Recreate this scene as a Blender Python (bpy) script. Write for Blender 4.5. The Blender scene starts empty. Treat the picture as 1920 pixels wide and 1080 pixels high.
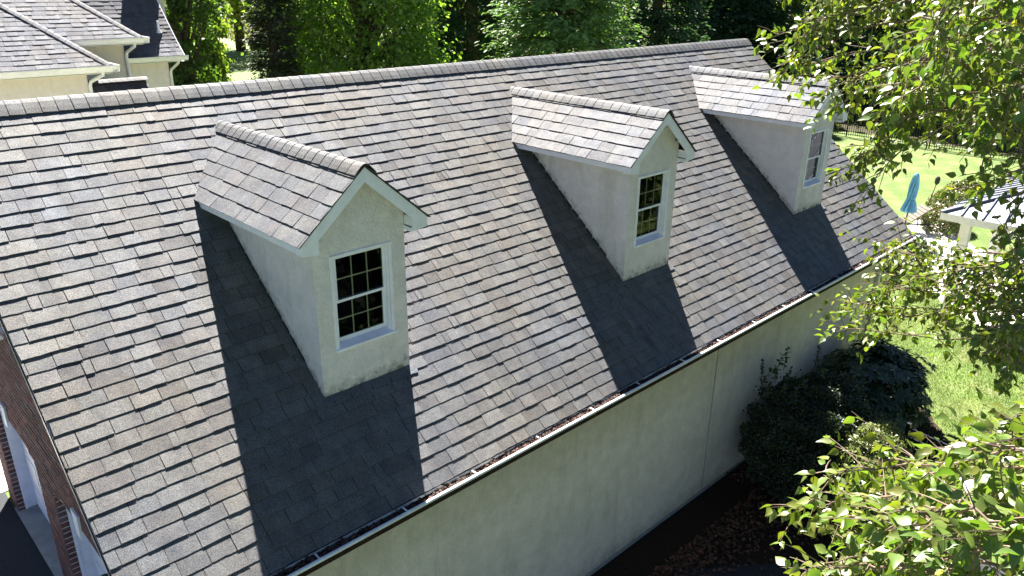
import bpy, math, random
import numpy as np
from mathutils import Vector, Matrix

random.seed(7)
RNG = np.random.default_rng(7)
SC = bpy.context.scene
COL = SC.collection

# ------------------------------------------------------------------ camera
FPX = 1470.96
CAM = np.array([-1.0784, -8.7897, 1.1947])
YAW, PITCH, ROLL = 0.7721, 0.3812, 0.0125
fwd = np.array([math.sin(YAW)*math.cos(PITCH), math.cos(YAW)*math.cos(PITCH), -math.sin(PITCH)])
rgt0 = np.array([math.cos(YAW), -math.sin(YAW), 0.0])
up0 = np.cross(rgt0, fwd)
rgt = rgt0*math.cos(ROLL) + up0*math.sin(ROLL)
upv = -rgt0*math.sin(ROLL) + up0*math.cos(ROLL)
cd = bpy.data.cameras.new("camera")
cd.sensor_width = 36.0
cd.lens = FPX/1920*36
cd.clip_start = 0.05
cd.clip_end = 600
cam = bpy.data.objects.new("camera", cd)
M = Matrix.Identity(4)
for i in range(3):
    M[i][0], M[i][1], M[i][2], M[i][3] = rgt[i], upv[i], -fwd[i], CAM[i]
cam.matrix_world = M
COL.objects.link(cam)
SC.camera = cam

# ------------------------------------------------------------------ sky, sun, exposure
SUN = np.array([-0.43, -0.71, -1.0])          # direction the light travels
toward = -SUN/np.linalg.norm(SUN)
elev = math.asin(toward[2])
azim = math.atan2(toward[0], toward[1])       # from +Y towards +X
SKY_STRENGTH, SUN_STRENGTH, EXPOSURE = 0.029, 5.0, 2.50
world = bpy.data.worlds.new("World")
SC.world = world
world.use_nodes = True
wn = world.node_tree
wn.nodes.clear()
sky = wn.nodes.new("ShaderNodeTexSky")
sky.sky_type = 'NISHITA'
sky.sun_disc = False
sky.ozone_density = 5.0
sky.altitude = 3000
sky.sun_elevation = elev
sky.sun_rotation = azim
bg = wn.nodes.new("ShaderNodeBackground")
bg.inputs[1].default_value = SKY_STRENGTH
wo = wn.nodes.new("ShaderNodeOutputWorld")
wn.links.new(sky.outputs[0], bg.inputs[0])
wn.links.new(bg.outputs[0], wo.inputs[0])
sl = bpy.data.lights.new("sun", 'SUN')
sl.energy = SUN_STRENGTH
sl.angle = math.radians(0.5)
sl.color = (1.0, 0.965, 0.91)
so = bpy.data.objects.new("sun", sl)
so.rotation_euler = Vector(SUN).to_track_quat('-Z', 'Y').to_euler()
so.location = (10, 20, 30)
COL.objects.link(so)
SC.view_settings.view_transform = 'Standard'
SC.view_settings.look = 'None'
SC.view_settings.exposure = EXPOSURE
SC.view_settings.gamma = 1
SC.view_settings.use_curve_mapping = False
SC.render.engine = 'CYCLES'
SC.cycles.max_bounces = 6
SC.cycles.transparent_max_bounces = 8

# ------------------------------------------------------------------ material helpers
def mat_new(name):
    m = bpy.data.materials.new(name)
    m.use_nodes = True
    nt = m.node_tree
    return m, nt, nt.nodes["Principled BSDF"], nt.nodes["Material Output"]

def setp(b, **k):
    alias = dict(spec="Specular IOR Level", rough="Roughness", metal="Metallic", base="Base Color", sheen="Sheen Weight")
    for a, v in k.items():
        s = b.inputs[alias[a]]
        s.default_value = (*v, 1) if a == 'base' else v

def pos(nt, scale=(1, 1, 1)):
    g = nt.nodes.new("ShaderNodeNewGeometry")
    mp = nt.nodes.new("ShaderNodeMapping")
    mp.inputs["Scale"].default_value = scale
    nt.links.new(g.outputs["Position"], mp.inputs["Vector"])
    return mp.outputs[0]

def noise(nt, vec, scale, detail=3, rough=0.55):
    n = nt.nodes.new("ShaderNodeTexNoise")
    n.inputs["Scale"].default_value = scale
    n.inputs["Detail"].default_value = detail
    n.inputs["Roughness"].default_value = rough
    nt.links.new(vec, n.inputs["Vector"])
    return n.outputs["Fac"]

def ramp(nt, fac, stops):
    r = nt.nodes.new("ShaderNodeValToRGB")
    e = r.color_ramp.elements
    while len(e) < len(stops):
        e.new(0.5)
    for i, (p, c) in enumerate(stops):
        e[i].position = p
        e[i].color = (*c, 1) if len(c) == 3 else c
    nt.links.new(fac, r.inputs[0])
    return r.outputs[0]

def g3(v):
    return (v, v, v)

def mixc(nt, fac, a, b, mode='MIX'):
    m = nt.nodes.new("ShaderNodeMix")
    m.data_type = 'RGBA'
    m.blend_type = mode
    for sock, v in ((m.inputs[0], fac), (m.inputs[6], a), (m.inputs[7], b)):
        if isinstance(v, (int, float)):
            sock.default_value = v
        elif isinstance(v, tuple):
            sock.default_value = (*v, 1)
        else:
            nt.links.new(v, sock)
    return m.outputs[2]

def mathn(nt, op, a, b=None, clamp=False):
    m = nt.nodes.new("ShaderNodeMath")
    m.operation = op
    m.use_clamp = clamp
    for i, v in enumerate((a, b)):
        if v is None:
            continue
        if isinstance(v, (int, float)):
            m.inputs[i].default_value = v
        else:
            nt.links.new(v, m.inputs[i])
    return m.outputs[0]

def bump(nt, b, h, strength=0.3, dist=0.01):
    n = nt.nodes.new("ShaderNodeBump")
    n.inputs["Strength"].default_value = strength
    n.inputs["Distance"].default_value = dist
    nt.links.new(h, n.inputs["Height"])
    nt.links.new(n.outputs[0], b.inputs["Normal"])

def attr(nt, name="tint"):
    a = nt.nodes.new("ShaderNodeAttribute")
    a.attribute_name = name
    return a.outputs["Color"]

def zco(nt):
    g = nt.nodes.new("ShaderNodeNewGeometry")
    s = nt.nodes.new("ShaderNodeSeparateXYZ")
    nt.links.new(g.outputs["Position"], s.inputs[0])
    return s.outputs

# asphalt shingles: granules, weathering streaks, per-piece tint
def make_shingle():
    m, nt, b, o = mat_new("asphalt_shingle")
    p = pos(nt)
    gran = ramp(nt, noise(nt, p, 135, 3, 0.8), [(0.32, g3(0.30)), (0.50, g3(0.95)), (0.70, g3(1.85))])
    c = mixc(nt, 1.0, attr(nt), gran, 'MULTIPLY')
    blot = ramp(nt, noise(nt, p, 0.8, 3), [(0.35, (0.93, 0.96, 1.03)), (0.65, (1.05, 1.01, 0.95))])
    c = mixc(nt, 1.0, c, blot, 'MULTIPLY')
    pt = ramp(nt, noise(nt, p, 7.5, 2, 0.6), [(0.38, (0.90, 0.90, 0.92)), (0.5, (1.0, 0.99, 0.965)), (0.62, (1.07, 1.07, 1.05))])
    c = mixc(nt, 1.0, c, pt, 'MULTIPLY')
    st = ramp(nt, noise(nt, pos(nt, (3.0, 0.5, 0.5)), 2.2, 4), [(0.35, g3(0.87)), (0.7, g3(1.08))])
    c = mixc(nt, 1.0, c, st, 'MULTIPLY')
    nt.links.new(c, b.inputs["Base Color"])
    # worn mineral granules glint too, each in its own tone
    nt.links.new(mixc(nt, 1.0, c, (12.5, 12.5, 12.5), 'MULTIPLY'), b.inputs["Specular Tint"])
    setp(b, rough=0.78, spec=0.5)
    b.inputs['IOR'].default_value = 3.0
    bump(nt, b, noise(nt, p, 190, 2, 0.7), 0.55, 0.004)
    return m

def make_stucco(name, base, dirt=(0.33, 0.29, 0.16), zeave=None, zbase=None, coarse=16.0, roofline=False, bs=0.5):
    m, nt, b, o = mat_new(name)
    p = pos(nt)
    c = ramp(nt, noise(nt, p, 5.5, 5, 0.65), [(0.3, tuple(x*0.86 for x in base)), (0.62, base), (0.8, tuple(min(1, x*1.10) for x in base))])
    c = mixc(nt, 1.0, c, ramp(nt, noise(nt, p, 48, 4, 0.75), [(0.3, g3(0.89)), (0.7, g3(1.06))]), 'MULTIPLY')
    ws = pos(nt, (1, 1, 0.22))
    sn = noise(nt, ws, 3.2, 4, 0.6)
    c = mixc(nt, ramp(nt, sn, [(0.52, g3(0)), (0.78, g3(0.38))]), c, dirt)
    xyz = zco(nt)
    wob = mathn(nt, 'MULTIPLY', noise(nt, p, 6.0, 5, 0.7), 0.9)
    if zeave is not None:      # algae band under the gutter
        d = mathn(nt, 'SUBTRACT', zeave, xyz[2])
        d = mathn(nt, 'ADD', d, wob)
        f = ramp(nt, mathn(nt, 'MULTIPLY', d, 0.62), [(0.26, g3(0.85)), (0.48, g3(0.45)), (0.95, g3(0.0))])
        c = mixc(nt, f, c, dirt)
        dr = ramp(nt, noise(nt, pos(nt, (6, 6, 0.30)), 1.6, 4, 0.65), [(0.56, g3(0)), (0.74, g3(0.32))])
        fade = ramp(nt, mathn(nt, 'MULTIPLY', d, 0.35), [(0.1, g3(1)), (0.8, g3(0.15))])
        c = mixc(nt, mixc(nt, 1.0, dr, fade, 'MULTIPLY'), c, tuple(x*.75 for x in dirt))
    if zbase is not None:      # splash dirt above the ground
        d = mathn(nt, 'SUBTRACT', xyz[2], zbase)
        d = mathn(nt, 'ADD', d, mathn(nt, 'MULTIPLY', wob, 0.6))
        f = ramp(nt, d, [(0.22, g3(0.65)), (0.40, g3(0.28)), (0.62, g3(0.0))])
        c = mixc(nt, f, c, (0.20, 0.17, 0.09))
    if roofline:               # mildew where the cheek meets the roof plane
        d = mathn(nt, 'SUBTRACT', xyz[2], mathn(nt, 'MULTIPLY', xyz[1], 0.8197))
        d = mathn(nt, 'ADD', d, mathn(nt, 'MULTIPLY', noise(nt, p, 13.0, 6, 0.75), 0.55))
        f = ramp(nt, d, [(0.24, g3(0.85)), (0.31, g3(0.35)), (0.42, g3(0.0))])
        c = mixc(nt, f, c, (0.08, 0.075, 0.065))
    nt.links.new(c, b.inputs["Base Color"])
    setp(b, rough=0.9, spec=0.2)
    h = mathn(nt, 'ADD', noise(nt, p, coarse, 4, 0.6), mathn(nt, 'MULTIPLY', noise(nt, p, coarse*5, 3, 0.6), 0.45))
    bump(nt, b, h, bs, 0.03)
    return m

def make_plain(name, base, rough=0.5, spec=0.4, var=0.12, vs=6, bs=0.0, metal=0.0, tint=False):
    m, nt, b, o = mat_new(name)
    p = pos(nt)
    n = noise(nt, p, vs, 4, 0.6)
    c = ramp(nt, n, [(0.3, tuple(x*(1-var) for x in base)), (0.7, tuple(min(1, x*(1+var)) for x in base))])
    if tint:
        c = mixc(nt, 1.0, attr(nt), ramp(nt, n, [(0.3, g3(1-var)), (0.7, g3(1+var))]), 'MULTIPLY')
    nt.links.new(c, b.inputs["Base Color"])
    setp(b, rough=rough, spec=spec, metal=metal)
    if bs:
        bump(nt, b, noise(nt, p, vs*8, 3), bs, 0.01)
    return m

def make_leaf(name, rough=0.42, spec=0.5, trans=0.4, tcol=(1.3, 1.5, 0.45)):
    m, nt, b, o = mat_new(name)
    c = attr(nt)
    nt.links.new(c, b.inputs["Base Color"])
    setp(b, rough=rough, spec=spec)
    t = nt.nodes.new("ShaderNodeBsdfTranslucent")
    nt.links.new(mixc(nt, 1.0, c, tcol, 'MULTIPLY'), t.inputs[0])
    mx = nt.nodes.new("ShaderNodeMixShader")
    mx.inputs[0].default_value = trans
    nt.links.new(b.outputs[0], mx.inputs[1])
    nt.links.new(t.outputs[0], mx.inputs[2])
    nt.links.new(mx.outputs[0], o.inputs[0])
    return m

def make_lawn():
    m, nt, b, o = mat_new("lawn_grass")
    p = pos(nt)
    fine = noise(nt, p, 60, 4, 0.75)
    c = ramp(nt, fine, [(0.3, (0.048, 0.09, 0.015)), (0.5, (0.092, 0.145, 0.026)), (0.72, (0.17, 0.21, 0.052))])
    dry = ramp(nt, noise(nt, p, 1.1, 5, 0.65), [(0.46, g3(0)), (0.70, g3(0.75))])
    c = mixc(nt, dry, c, (0.19, 0.20, 0.075))
    clover = ramp(nt, noise(nt, pos(nt, (1, 1.6, 1)), 0.55, 3), [(0.5, g3(0)), (0.68, g3(0.55))])
    c = mixc(nt, clover, c, (0.095, 0.155, 0.026))
    w = nt.nodes.new("ShaderNodeTexWave")
    w.inputs["Scale"].default_value = 0.28
    w.inputs["Distortion"].default_value = 0.7
    mp = nt.nodes.new("ShaderNodeMapping")
    mp.inputs["Rotation"].default_value = (0, 0, 0.95)
    g = nt.nodes.new("ShaderNodeNewGeometry")
    nt.links.new(g.outputs["Position"], mp.inputs[0])
    nt.links.new(mp.outputs[0], w.inputs["Vector"])
    c = mixc(nt, 1.0, c, ramp(nt, w.outputs["Fac"], [(0.2, g3(0.9)), (0.8, g3(1.12))]), 'MULTIPLY')
    nt.links.new(c, b.inputs["Base Color"])
    setp(b, rough=0.8, spec=0.25)
    bump(nt, b, noise(nt, p, 45, 4, 0.8), 0.7, 0.05)
    return m

M_SHINGLE = make_shingle()
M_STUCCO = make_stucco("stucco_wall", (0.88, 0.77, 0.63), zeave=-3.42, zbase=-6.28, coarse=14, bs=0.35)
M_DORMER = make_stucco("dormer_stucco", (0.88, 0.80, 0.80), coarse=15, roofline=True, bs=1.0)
M_HOUSE = make_stucco("house_stucco", (0.80, 0.77, 0.74), dirt=(0.62, 0.55, 0.42), zeave=-1.0, coarse=10, bs=0.5)
M_WHITE = make_plain("white_paint", (0.85, 0.82, 0.89), 0.45, 0.4, 0.07, 9)
M_ALU = make_plain("white_aluminium", (0.80, 0.80, 0.78), 0.3, 0.5, 0.08, 4)
M_CREAM = make_plain("cream_vinyl", (0.62, 0.60, 0.44), 0.4, 0.4, 0.05, 20)
M_FELT = make_plain("roof_deck", (0.035, 0.035, 0.035), 0.95, 0.1)
M_BRICK = make_plain("red_brick", (0.2, 0.09, 0.07), 0.85, 0.25, 0.35, 25, 0.4, tint=True)
M_MORTAR = make_plain("mortar", (0.50, 0.47, 0.44), 0.95, 0.1, 0.15, 30, 0.3)
M_CONC = make_plain("concrete", (0.30, 0.30, 0.28), 0.9, 0.2, 0.22, 5, 0.3)
M_PATIO = make_plain("patio_concrete", (0.62, 0.59, 0.53), 0.85, 0.2, 0.10, 3, 0.2)
M_ASPH = make_plain("asphalt", (0.035, 0.036, 0.04), 0.85, 0.3, 0.35, 60, 0.6)
M_MULCH = make_plain("mulch", (0.04, 0.026, 0.018), 0.95, 0.1, 0.5, 30, 1.0)
M_WOODS = make_plain("woodland_soil", (0.055, 0.05, 0.028), 0.95, 0.1, 0.5, 2.0, 0.8)
M_BARK = make_plain("bark", (0.09, 0.07, 0.052), 0.9, 0.15, 0.4, 14, 0.8)
M_TWIG = make_plain("birch_twig", (0.20, 0.14, 0.10), 0.7, 0.2, 0.3, 20)
M_BLACK = make_plain("black_metal", (0.018, 0.018, 0.02), 0.35, 0.5, 0.1)
M_DARK = make_plain("dark_interior", (0.012, 0.012, 0.013), 0.9, 0.05)
M_GREENC = make_plain("verdigris_copper", (0.035, 0.07, 0.075), 0.45, 0.5, 0.25, 15)
M_METALROOF = make_plain("grey_metal_roof", (0.30, 0.32, 0.36), 0.38, 0.6, 0.06, 2, 0, 0.35)
M_SEAM = make_plain("metal_seam", (0.10, 0.11, 0.16), 0.4, 0.5, 0.06)
M_BLUE = make_plain("blue_canvas", (0.13, 0.33, 0.52), 0.8, 0.2, 0.15, 9, 0.2)
M_WOODCH = make_plain("brown_wood", (0.10, 0.075, 0.055), 0.7, 0.3, 0.3, 12, 0.3)
M_SOFFIT = make_plain("soffit_vinyl", (0.66, 0.66, 0.60), 0.5, 0.3, 0.05)
M_LITTER = make_plain("dry_leaf", (0.2, 0.1, 0.05), 0.8, 0.2, 0.3, 30, tint=True)
M_JOINT = make_plain("joint_sealant", (0.035, 0.035, 0.033), 0.8, 0.2)
M_LAWN = make_lawn()
M_LEAF_BIRCH = make_leaf("birch_leaf", 0.38, 0.6, 0.38)
M_LEAF_TREE = make_leaf("tree_leaf", 0.5, 0.4, 0.5)
M_LEAF_BUSH = make_leaf("bush_leaf", 0.4, 0.5, 0.2, (1.1, 1.3, 0.5))
M_NEEDLE = make_leaf("needle_spray", 0.6, 0.3, 0.34, (1.2, 1.4, 0.6))
def make_glass():
    m, nt, b, o = mat_new("window_glass")
    setp(b, base=(0.02, 0.022, 0.024), rough=0.03, spec=0.5)
    tr = nt.nodes.new("ShaderNodeBsdfTransparent")
    tr.inputs[0].default_value = (0.75, 0.78, 0.76, 1)
    gl = nt.nodes.new("ShaderNodeBsdfGlossy")
    gl.inputs["Roughness"].default_value = 0.02
    fr = nt.nodes.new("ShaderNodeFresnel")
    fr.inputs[0].default_value = 1.5
    mx = nt.nodes.new("ShaderNodeMixShader")
    nt.links.new(fr.outputs[0], mx.inputs[0])
    nt.links.new(tr.outputs[0], mx.inputs[1])
    nt.links.new(gl.outputs[0], mx.inputs[2])
    nt.links.new(mx.outputs[0], o.inputs[0])
    return m
M_GLASS = make_glass()

# ------------------------------------------------------------------ object helpers
WLOC = {}
def V3(a):
    return np.array(a, float)

def tag(o, label=None, cat=None, group=None, kind=None):
    if label: o["label"] = label
    if cat: o["category"] = cat
    if group: o["group"] = group
    if kind: o["kind"] = kind
    return o

def thing(name, loc, label, cat, group=None):
    o = bpy.data.objects.new(name, None)
    o.empty_display_size = 0.3
    o.location = loc
    COL.objects.link(o)
    WLOC[o.name] = V3(loc)
    return tag(o, label, cat, group)

def link(name, me, parent=None, loc=None, kind=None):
    o = bpy.data.objects.new(name, me)
    COL.objects.link(o)
    w = V3(loc) if loc is not None else (WLOC[parent.name] if parent else np.zeros(3))
    if parent:
        o.parent = parent
        o.location = w - WLOC[parent.name]
    else:
        o.location = w
    WLOC[o.name] = w
    if kind: o["kind"] = kind
    return o

def mesh_np(name, verts, faces, mat, tints=None, smooth=False):
    """faces: (n,k) int array or a list of index lists; tints: one colour per face"""
    me = bpy.data.meshes.new(name)
    verts = np.asarray(verts, np.float32).reshape(-1, 3)
    if isinstance(faces, np.ndarray) and faces.ndim == 2:
        n, k = faces.shape
        me.vertices.add(len(verts)); me.vertices.foreach_set("co", verts.ravel())
        me.loops.add(n*k); me.loops.foreach_set("vertex_index", faces.astype(np.int32).ravel())
        me.polygons.add(n)
        me.polygons.foreach_set("loop_start", np.arange(0, n*k, k, dtype=np.int32))
        me.polygons.foreach_set("loop_total", np.full(n, k, np.int32))
        if smooth: me.polygons.foreach_set("use_smooth", np.ones(n, bool))
        me.update(calc_edges=True)
    else:
        me.from_pydata(verts.tolist(), [], faces)
        n = len(faces)
        if smooth: me.polygons.foreach_set("use_smooth", np.ones(n, bool))
        me.update()
    if tints is not None:
        t = np.asarray(tints, np.float32).reshape(-1, 3)
        if len(t) == 1: t = np.repeat(t, n, 0)
        at = me.attributes.new("tint", 'FLOAT_COLOR', 'FACE')
        at.data.foreach_set("color", np.concatenate([t, np.ones((len(t), 1), np.float32)], 1).ravel())
    me.materials.append(mat)
    return me

class MB:
    """collects polyhedra; build() links them as ONE mesh object"""
    def __init__(s): s.v = []; s.f = []; s.t = []
    def add(s, v, f, tint=None):
        k = len(s.v)
        s.v += [tuple(map(float, p)) for p in v]
        s.f += [[i+k for i in q] for q in f]
        if tint is not None: s.t += [tint]*len(f)
        return s
    def box(s, a, b, tint=None):
        x0, y0, z0 = np.minimum(a, b); x1, y1, z1 = np.maximum(a, b)
        return s.add([(x0,y0,z0),(x1,y0,z0),(x1,y1,z0),(x0,y1,z0),(x0,y0,z1),(x1,y0,z1),(x1,y1,z1),(x0,y1,z1)], BOXF, tint)
    def prism(s, poly, vec, tint=None):
        """poly: list of 3d points; extruded by vec"""
        n = len(poly); p = [V3(q) for q in poly]; vec = V3(vec)
        f = [list(range(n))[::-1], list(range(n, 2*n))] + [[i, (i+1) % n, (i+1) % n+n, i+n] for i in range(n)]
        return s.add(p+[q+vec for q in p], f, tint)
    def tube(s, pts, rad, seg=6, tint=None):
        pts = [V3(p) for p in pts]; n = len(pts)
        rad = [rad]*n if isinstance(rad, (int, float)) else rad
        vs = []; prev = None
        for i, p in enumerate(pts):
            d = pts[min(i+1, n-1)]-pts[max(i-1, 0)]
            d = d/(np.linalg.norm(d)+1e-9)
            a = V3((0, 0, 1)) if abs(d[2]) < .9 else V3((1, 0, 0))
            u = np.cross(d, a); u /= np.linalg.norm(u)
            if prev is not None and np.dot(u, prev) < 0: u = -u
            prev = u; w = np.cross(d, u)
            for k in range(seg):
                t = 2*math.pi*k/seg
                vs.append(p+rad[i]*(u*math.cos(t)+w*math.sin(t)))
        f = [[i*seg+k, i*seg+(k+1) % seg, (i+1)*seg+(k+1) % seg, (i+1)*seg+k] for i in range(n-1) for k in range(seg)]
        f += [list(range(seg))[::-1], [(n-1)*seg+k for k in range(seg)]]
        return s.add(vs, f, tint)
    def build(s, name, mat, parent=None, kind=None, loc=None, smooth=False, bevel=0.0, label=None):
        w = V3(loc) if loc is not None else (WLOC[parent.name] if parent else np.zeros(3))
        me = mesh_np(name, np.array(s.v)-w, s.f, mat, s.t if s.t else None, smooth)
        o = link(name, me, parent, w, kind)
        if bevel:
            md = o.modifiers.new("bevel", 'BEVEL'); md.width = bevel; md.segments = 2; md.limit_method = 'ANGLE'
        if label: o["label"] = label
        return o
BOXF = [[0,3,2,1],[4,5,6,7],[0,1,5,4],[1,2,6,5],[2,3,7,6],[3,0,4,7]]

def unproj(px, py, dist):
    v = (fwd*FPX + rgt*(px-960) - upv*(py-540)); v /= np.linalg.norm(v)
    return CAM + v*dist
def project(P):
    d = np.atleast_2d(P)-CAM; z = d@fwd
    zz = np.where(z > .05, z, .05)
    return np.stack([960+FPX*(d@rgt)/zz, 540-FPX*(d@upv)/zz], 1), z

# ------------------------------------------------------------------ dimensions (metres)
L, W, T = 14.094, 3.954, 0.8197
GR = -6.28
XW0, XW1, YW = 0.36, 13.73, 3.59
DX = (2.6155, 7.0254, 11.5351)
DA, DYF, DO, DH, DE, DB = 0.49, 3.0266, 0.1425, 0.3394, 0.9246, 0.6783
TD = (DE-DH)/DB
EXPO = 0.1421

# ------------------------------------------------------------------ ground
def sheet(name, pts, z, mat, kind="structure"):
    b = MB(); b.add([(x, y, z) for x, y in pts], [list(range(len(pts)))])
    o = b.build(name, mat); o["kind"] = kind; return o
sheet("lawn", [(-150, -150), (250, -150), (250, 250), (-150, 250)], GR, M_LAWN)
sheet("driveway", [(-14, -4.29), (0.33, -4.29), (0.33, 3.74), (-14, 3.74)], GR+0.008, M_ASPH)
def wavy(pts, amp=0.05, n=9):
    out = []
    for i in range(len(pts)):
        a, b = V3(pts[i]), V3(pts[(i+1) % len(pts)])
        for k in range(n):
            q = a+(b-a)*k/n
            out.append(tuple(q+RNG.normal(0, amp, 2)*(0.3 if k == 0 else 1)))
    return out
sheet("mulch_bed", wavy([(0.5, -3.55), (13.72, -3.55), (13.95, -3.75), (13.85, -4.4), (13.35, -5.1), (12.5, -5.75), (11.4, -6.3), (9.8, -6.5), (8.7, -6.3), (7.6, -5.2), (6.4, -4.25), (3.0, -4.2), (0.6, -4.2)], 0.03), GR+0.012, M_MULCH)
sheet("side_driveway", [(-14, -8.6), (9.6, -8.6), (9.9, -6.2), (8.2, -5.2), (6.8, -4.0), (0.1, -4.28), (-14, -4.28)], GR+0.006, M_ASPH)
b = MB(); b.box((0.33, -3.7, GR-0.1), (0.60, 3.2, GR+0.03)); b.build("concrete_apron", M_CONC, kind="structure")
sheet("walkway", [(-9, 3.75), (3, 3.75), (3, 7.2), (-9, 7.2)], GR+0.016, M_PATIO)
sheet("pool_patio", [(14.9, -9.5), (19.0, -3.4), (21.6, -1.85), (23.2, -0.35), (26.4, -0.15), (25.7, -1.6), (24.5, -2.4), (23.6, -4.2), (22, -9.5)], GR+0.01, M_PATIO)
sheet("woodland_floor", [(40.3, -60), (230, -60), (230, 230), (-60, 230), (-60, 100), (40, 100), (46, 45), (40.0, 20), (40.2, 10)], GR+0.015, M_WOODS)

# ------------------------------------------------------------------ shingles
PAL = [((0.112, 0.108, 0.102), 5), ((0.114, 0.100, 0.090), 3), ((0.100, 0.103, 0.110), 3), ((0.088, 0.077, 0.070), 1.2), ((0.128, 0.122, 0.112), 2.4), ((0.118, 0.104, 0.094), 1.5)]
PW = np.array([w for _, w in PAL]); PW = PW/PW.sum()
PC = np.array([c for c, _ in PAL])*0.405
PC = PC*.42+PC.mean(1, keepdims=True)*.58*np.array([.96, .99, 1.04])
PC = PC*.62+PC.mean(0)*.38
def shingle_pieces(O, U, D, N, courses, rng, s_start=0.0, expo=EXPO, skip=None, tone=(1, 1, 1), th=(0.0072, 0.0112), wob=0.0018):
    """O origin at the upper edge, U along the courses, D down the slope, N out of the plane.
    courses(k, s_top, s_bot) -> (u0 top, u1 top, u0 bottom, u1 bottom) or None"""
    O, U, D, N = map(V3, (O, U, D, N)); out = []
    k = 0
    while True:
        st = s_start+k*expo; sb = st+expo
        r = courses(k, st, sb)
        if r is None: break
        a0, a1, b0, b1 = r
        u = min(a0, b0)-rng.uniform(0, .25); last = 0
        lift = rng.normal(0, 0.0005)
        while u < max(a1, b1):
            w = rng.choice([rng.uniform(.06, .10), rng.uniform(.17, .26), rng.uniform(.26, .36)], p=[.10, .62, .28])
            thick = (not last) if rng.random() < .75 else last
            last = thick
            hb = (th[1] if thick else th[0])*rng.uniform(.96, 1.06)+lift
            uu0, uu1 = u+0.003, u+w-0.003
            t0, t1 = max(uu0, a0), min(uu1, a1)
            c0, c1 = max(uu0, b0), min(uu1, b1)
            u += w
            if t1-t0 < .012 and c1-c0 < .012: continue
            if t1 < t0: t0 = t1 = (t0+t1)/2
            if c1 < c0: c0 = c1 = (c0+c1)/2
            mid = O+U*((c0+c1)/2)+D*sb
            if skip is not None and skip(mid) and skip(O+U*c0+D*sb) and skip(O+U*c1+D*sb) and skip(O+U*c0+D*st) and skip(O+U*c1+D*st): continue
            flare = rng.uniform(-.004, .007) if thick else 0
            e0, e1 = rng.normal(0, wob), rng.normal(0, wob)
            over = 0.016
            ca, cb = c0-flare, c1+flare
            hs = hb*(1+rng.uniform(-.04, .04, 5))
            fx = np.array([0, .22, .5, .78, 1])+np.r_[0, rng.uniform(-.07, .07, 3), 0]
            es = np.linspace(e0, e1, 5)+np.r_[0, rng.normal(0, .0019, 3), 0]
            vs = [O+U*t0+D*(st-over)+N*.0005, O+U*t1+D*(st-over)+N*.0005]
            vs += [O+U*(ca+(cb-ca)*fx[q])+D*(sb+es[q])+N*hs[q] for q in (4, 3, 2, 1, 0)]
            vs += [O+U*t0+D*(st-over)-N*.002, O+U*t1+D*(st-over)-N*.002]
            vs += [O+U*(c0+(c1-c0)*fx[q])+D*(sb+es[q])-N*.002 for q in (4, 3, 2, 1, 0)]
            base = PC[rng.choice(len(PC), p=PW)]
            if not thick: base = base*0.97
            tint = base*np.array(tone)*rng.uniform(.95, 1.05)
            out.append((np.array(vs), tint))
        k += 1
    return out
SHF = [[0,1,2,3],[0,3,4],[0,4,5],[0,5,6],[1,0,7,8],[1,8,9,2],[2,9,10,3],[3,10,11,4],[4,11,12,5],[5,12,13,6],[6,13,7,0]]
def choose(groups, limit=300):
    """marks the pieces that show largest: [(pieces, parent)] -> sets of indices"""
    sc = []
    for gi, (pcs, par) in enumerate(groups):
        for pi, (v, t) in enumerate(pcs):
            q, z = project(v[[0, 1, 2, 6]])
            c = q.mean(0)
            if z.min() < .1 or not (-10 < c[0] < 1930 and -10 < c[1] < 1090): continue
            a = abs(0.5*(np.dot(q[:, 0], np.roll(q[:, 1], 1))-np.dot(q[:, 1], np.roll(q[:, 0], 1))))
            sc.append((a, gi, pi))
    sc.sort(reverse=True)
    sel = [set() for _ in groups]
    for a, gi, pi in sc[:limit]: sel[gi].add(pi)
    return sel
def emit_shingles(groups, limit=300, name="shingle"):
    sel = choose(groups, limit)
    for gi, (pcs, par) in enumerate(groups):
        w = WLOC[par.name]; rest = MB()
        for pi, (v, t) in enumerate(pcs):
            if pi in sel[gi]:
                me = mesh_np(name, v-w, SHF, M_SHINGLE, [t]*len(SHF))
                link(name, me, par)
            else:
                rest.add(v, SHF, tuple(t))
        if rest.v: rest.build(name+"_field", M_SHINGLE, par, kind="stuff")

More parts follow.
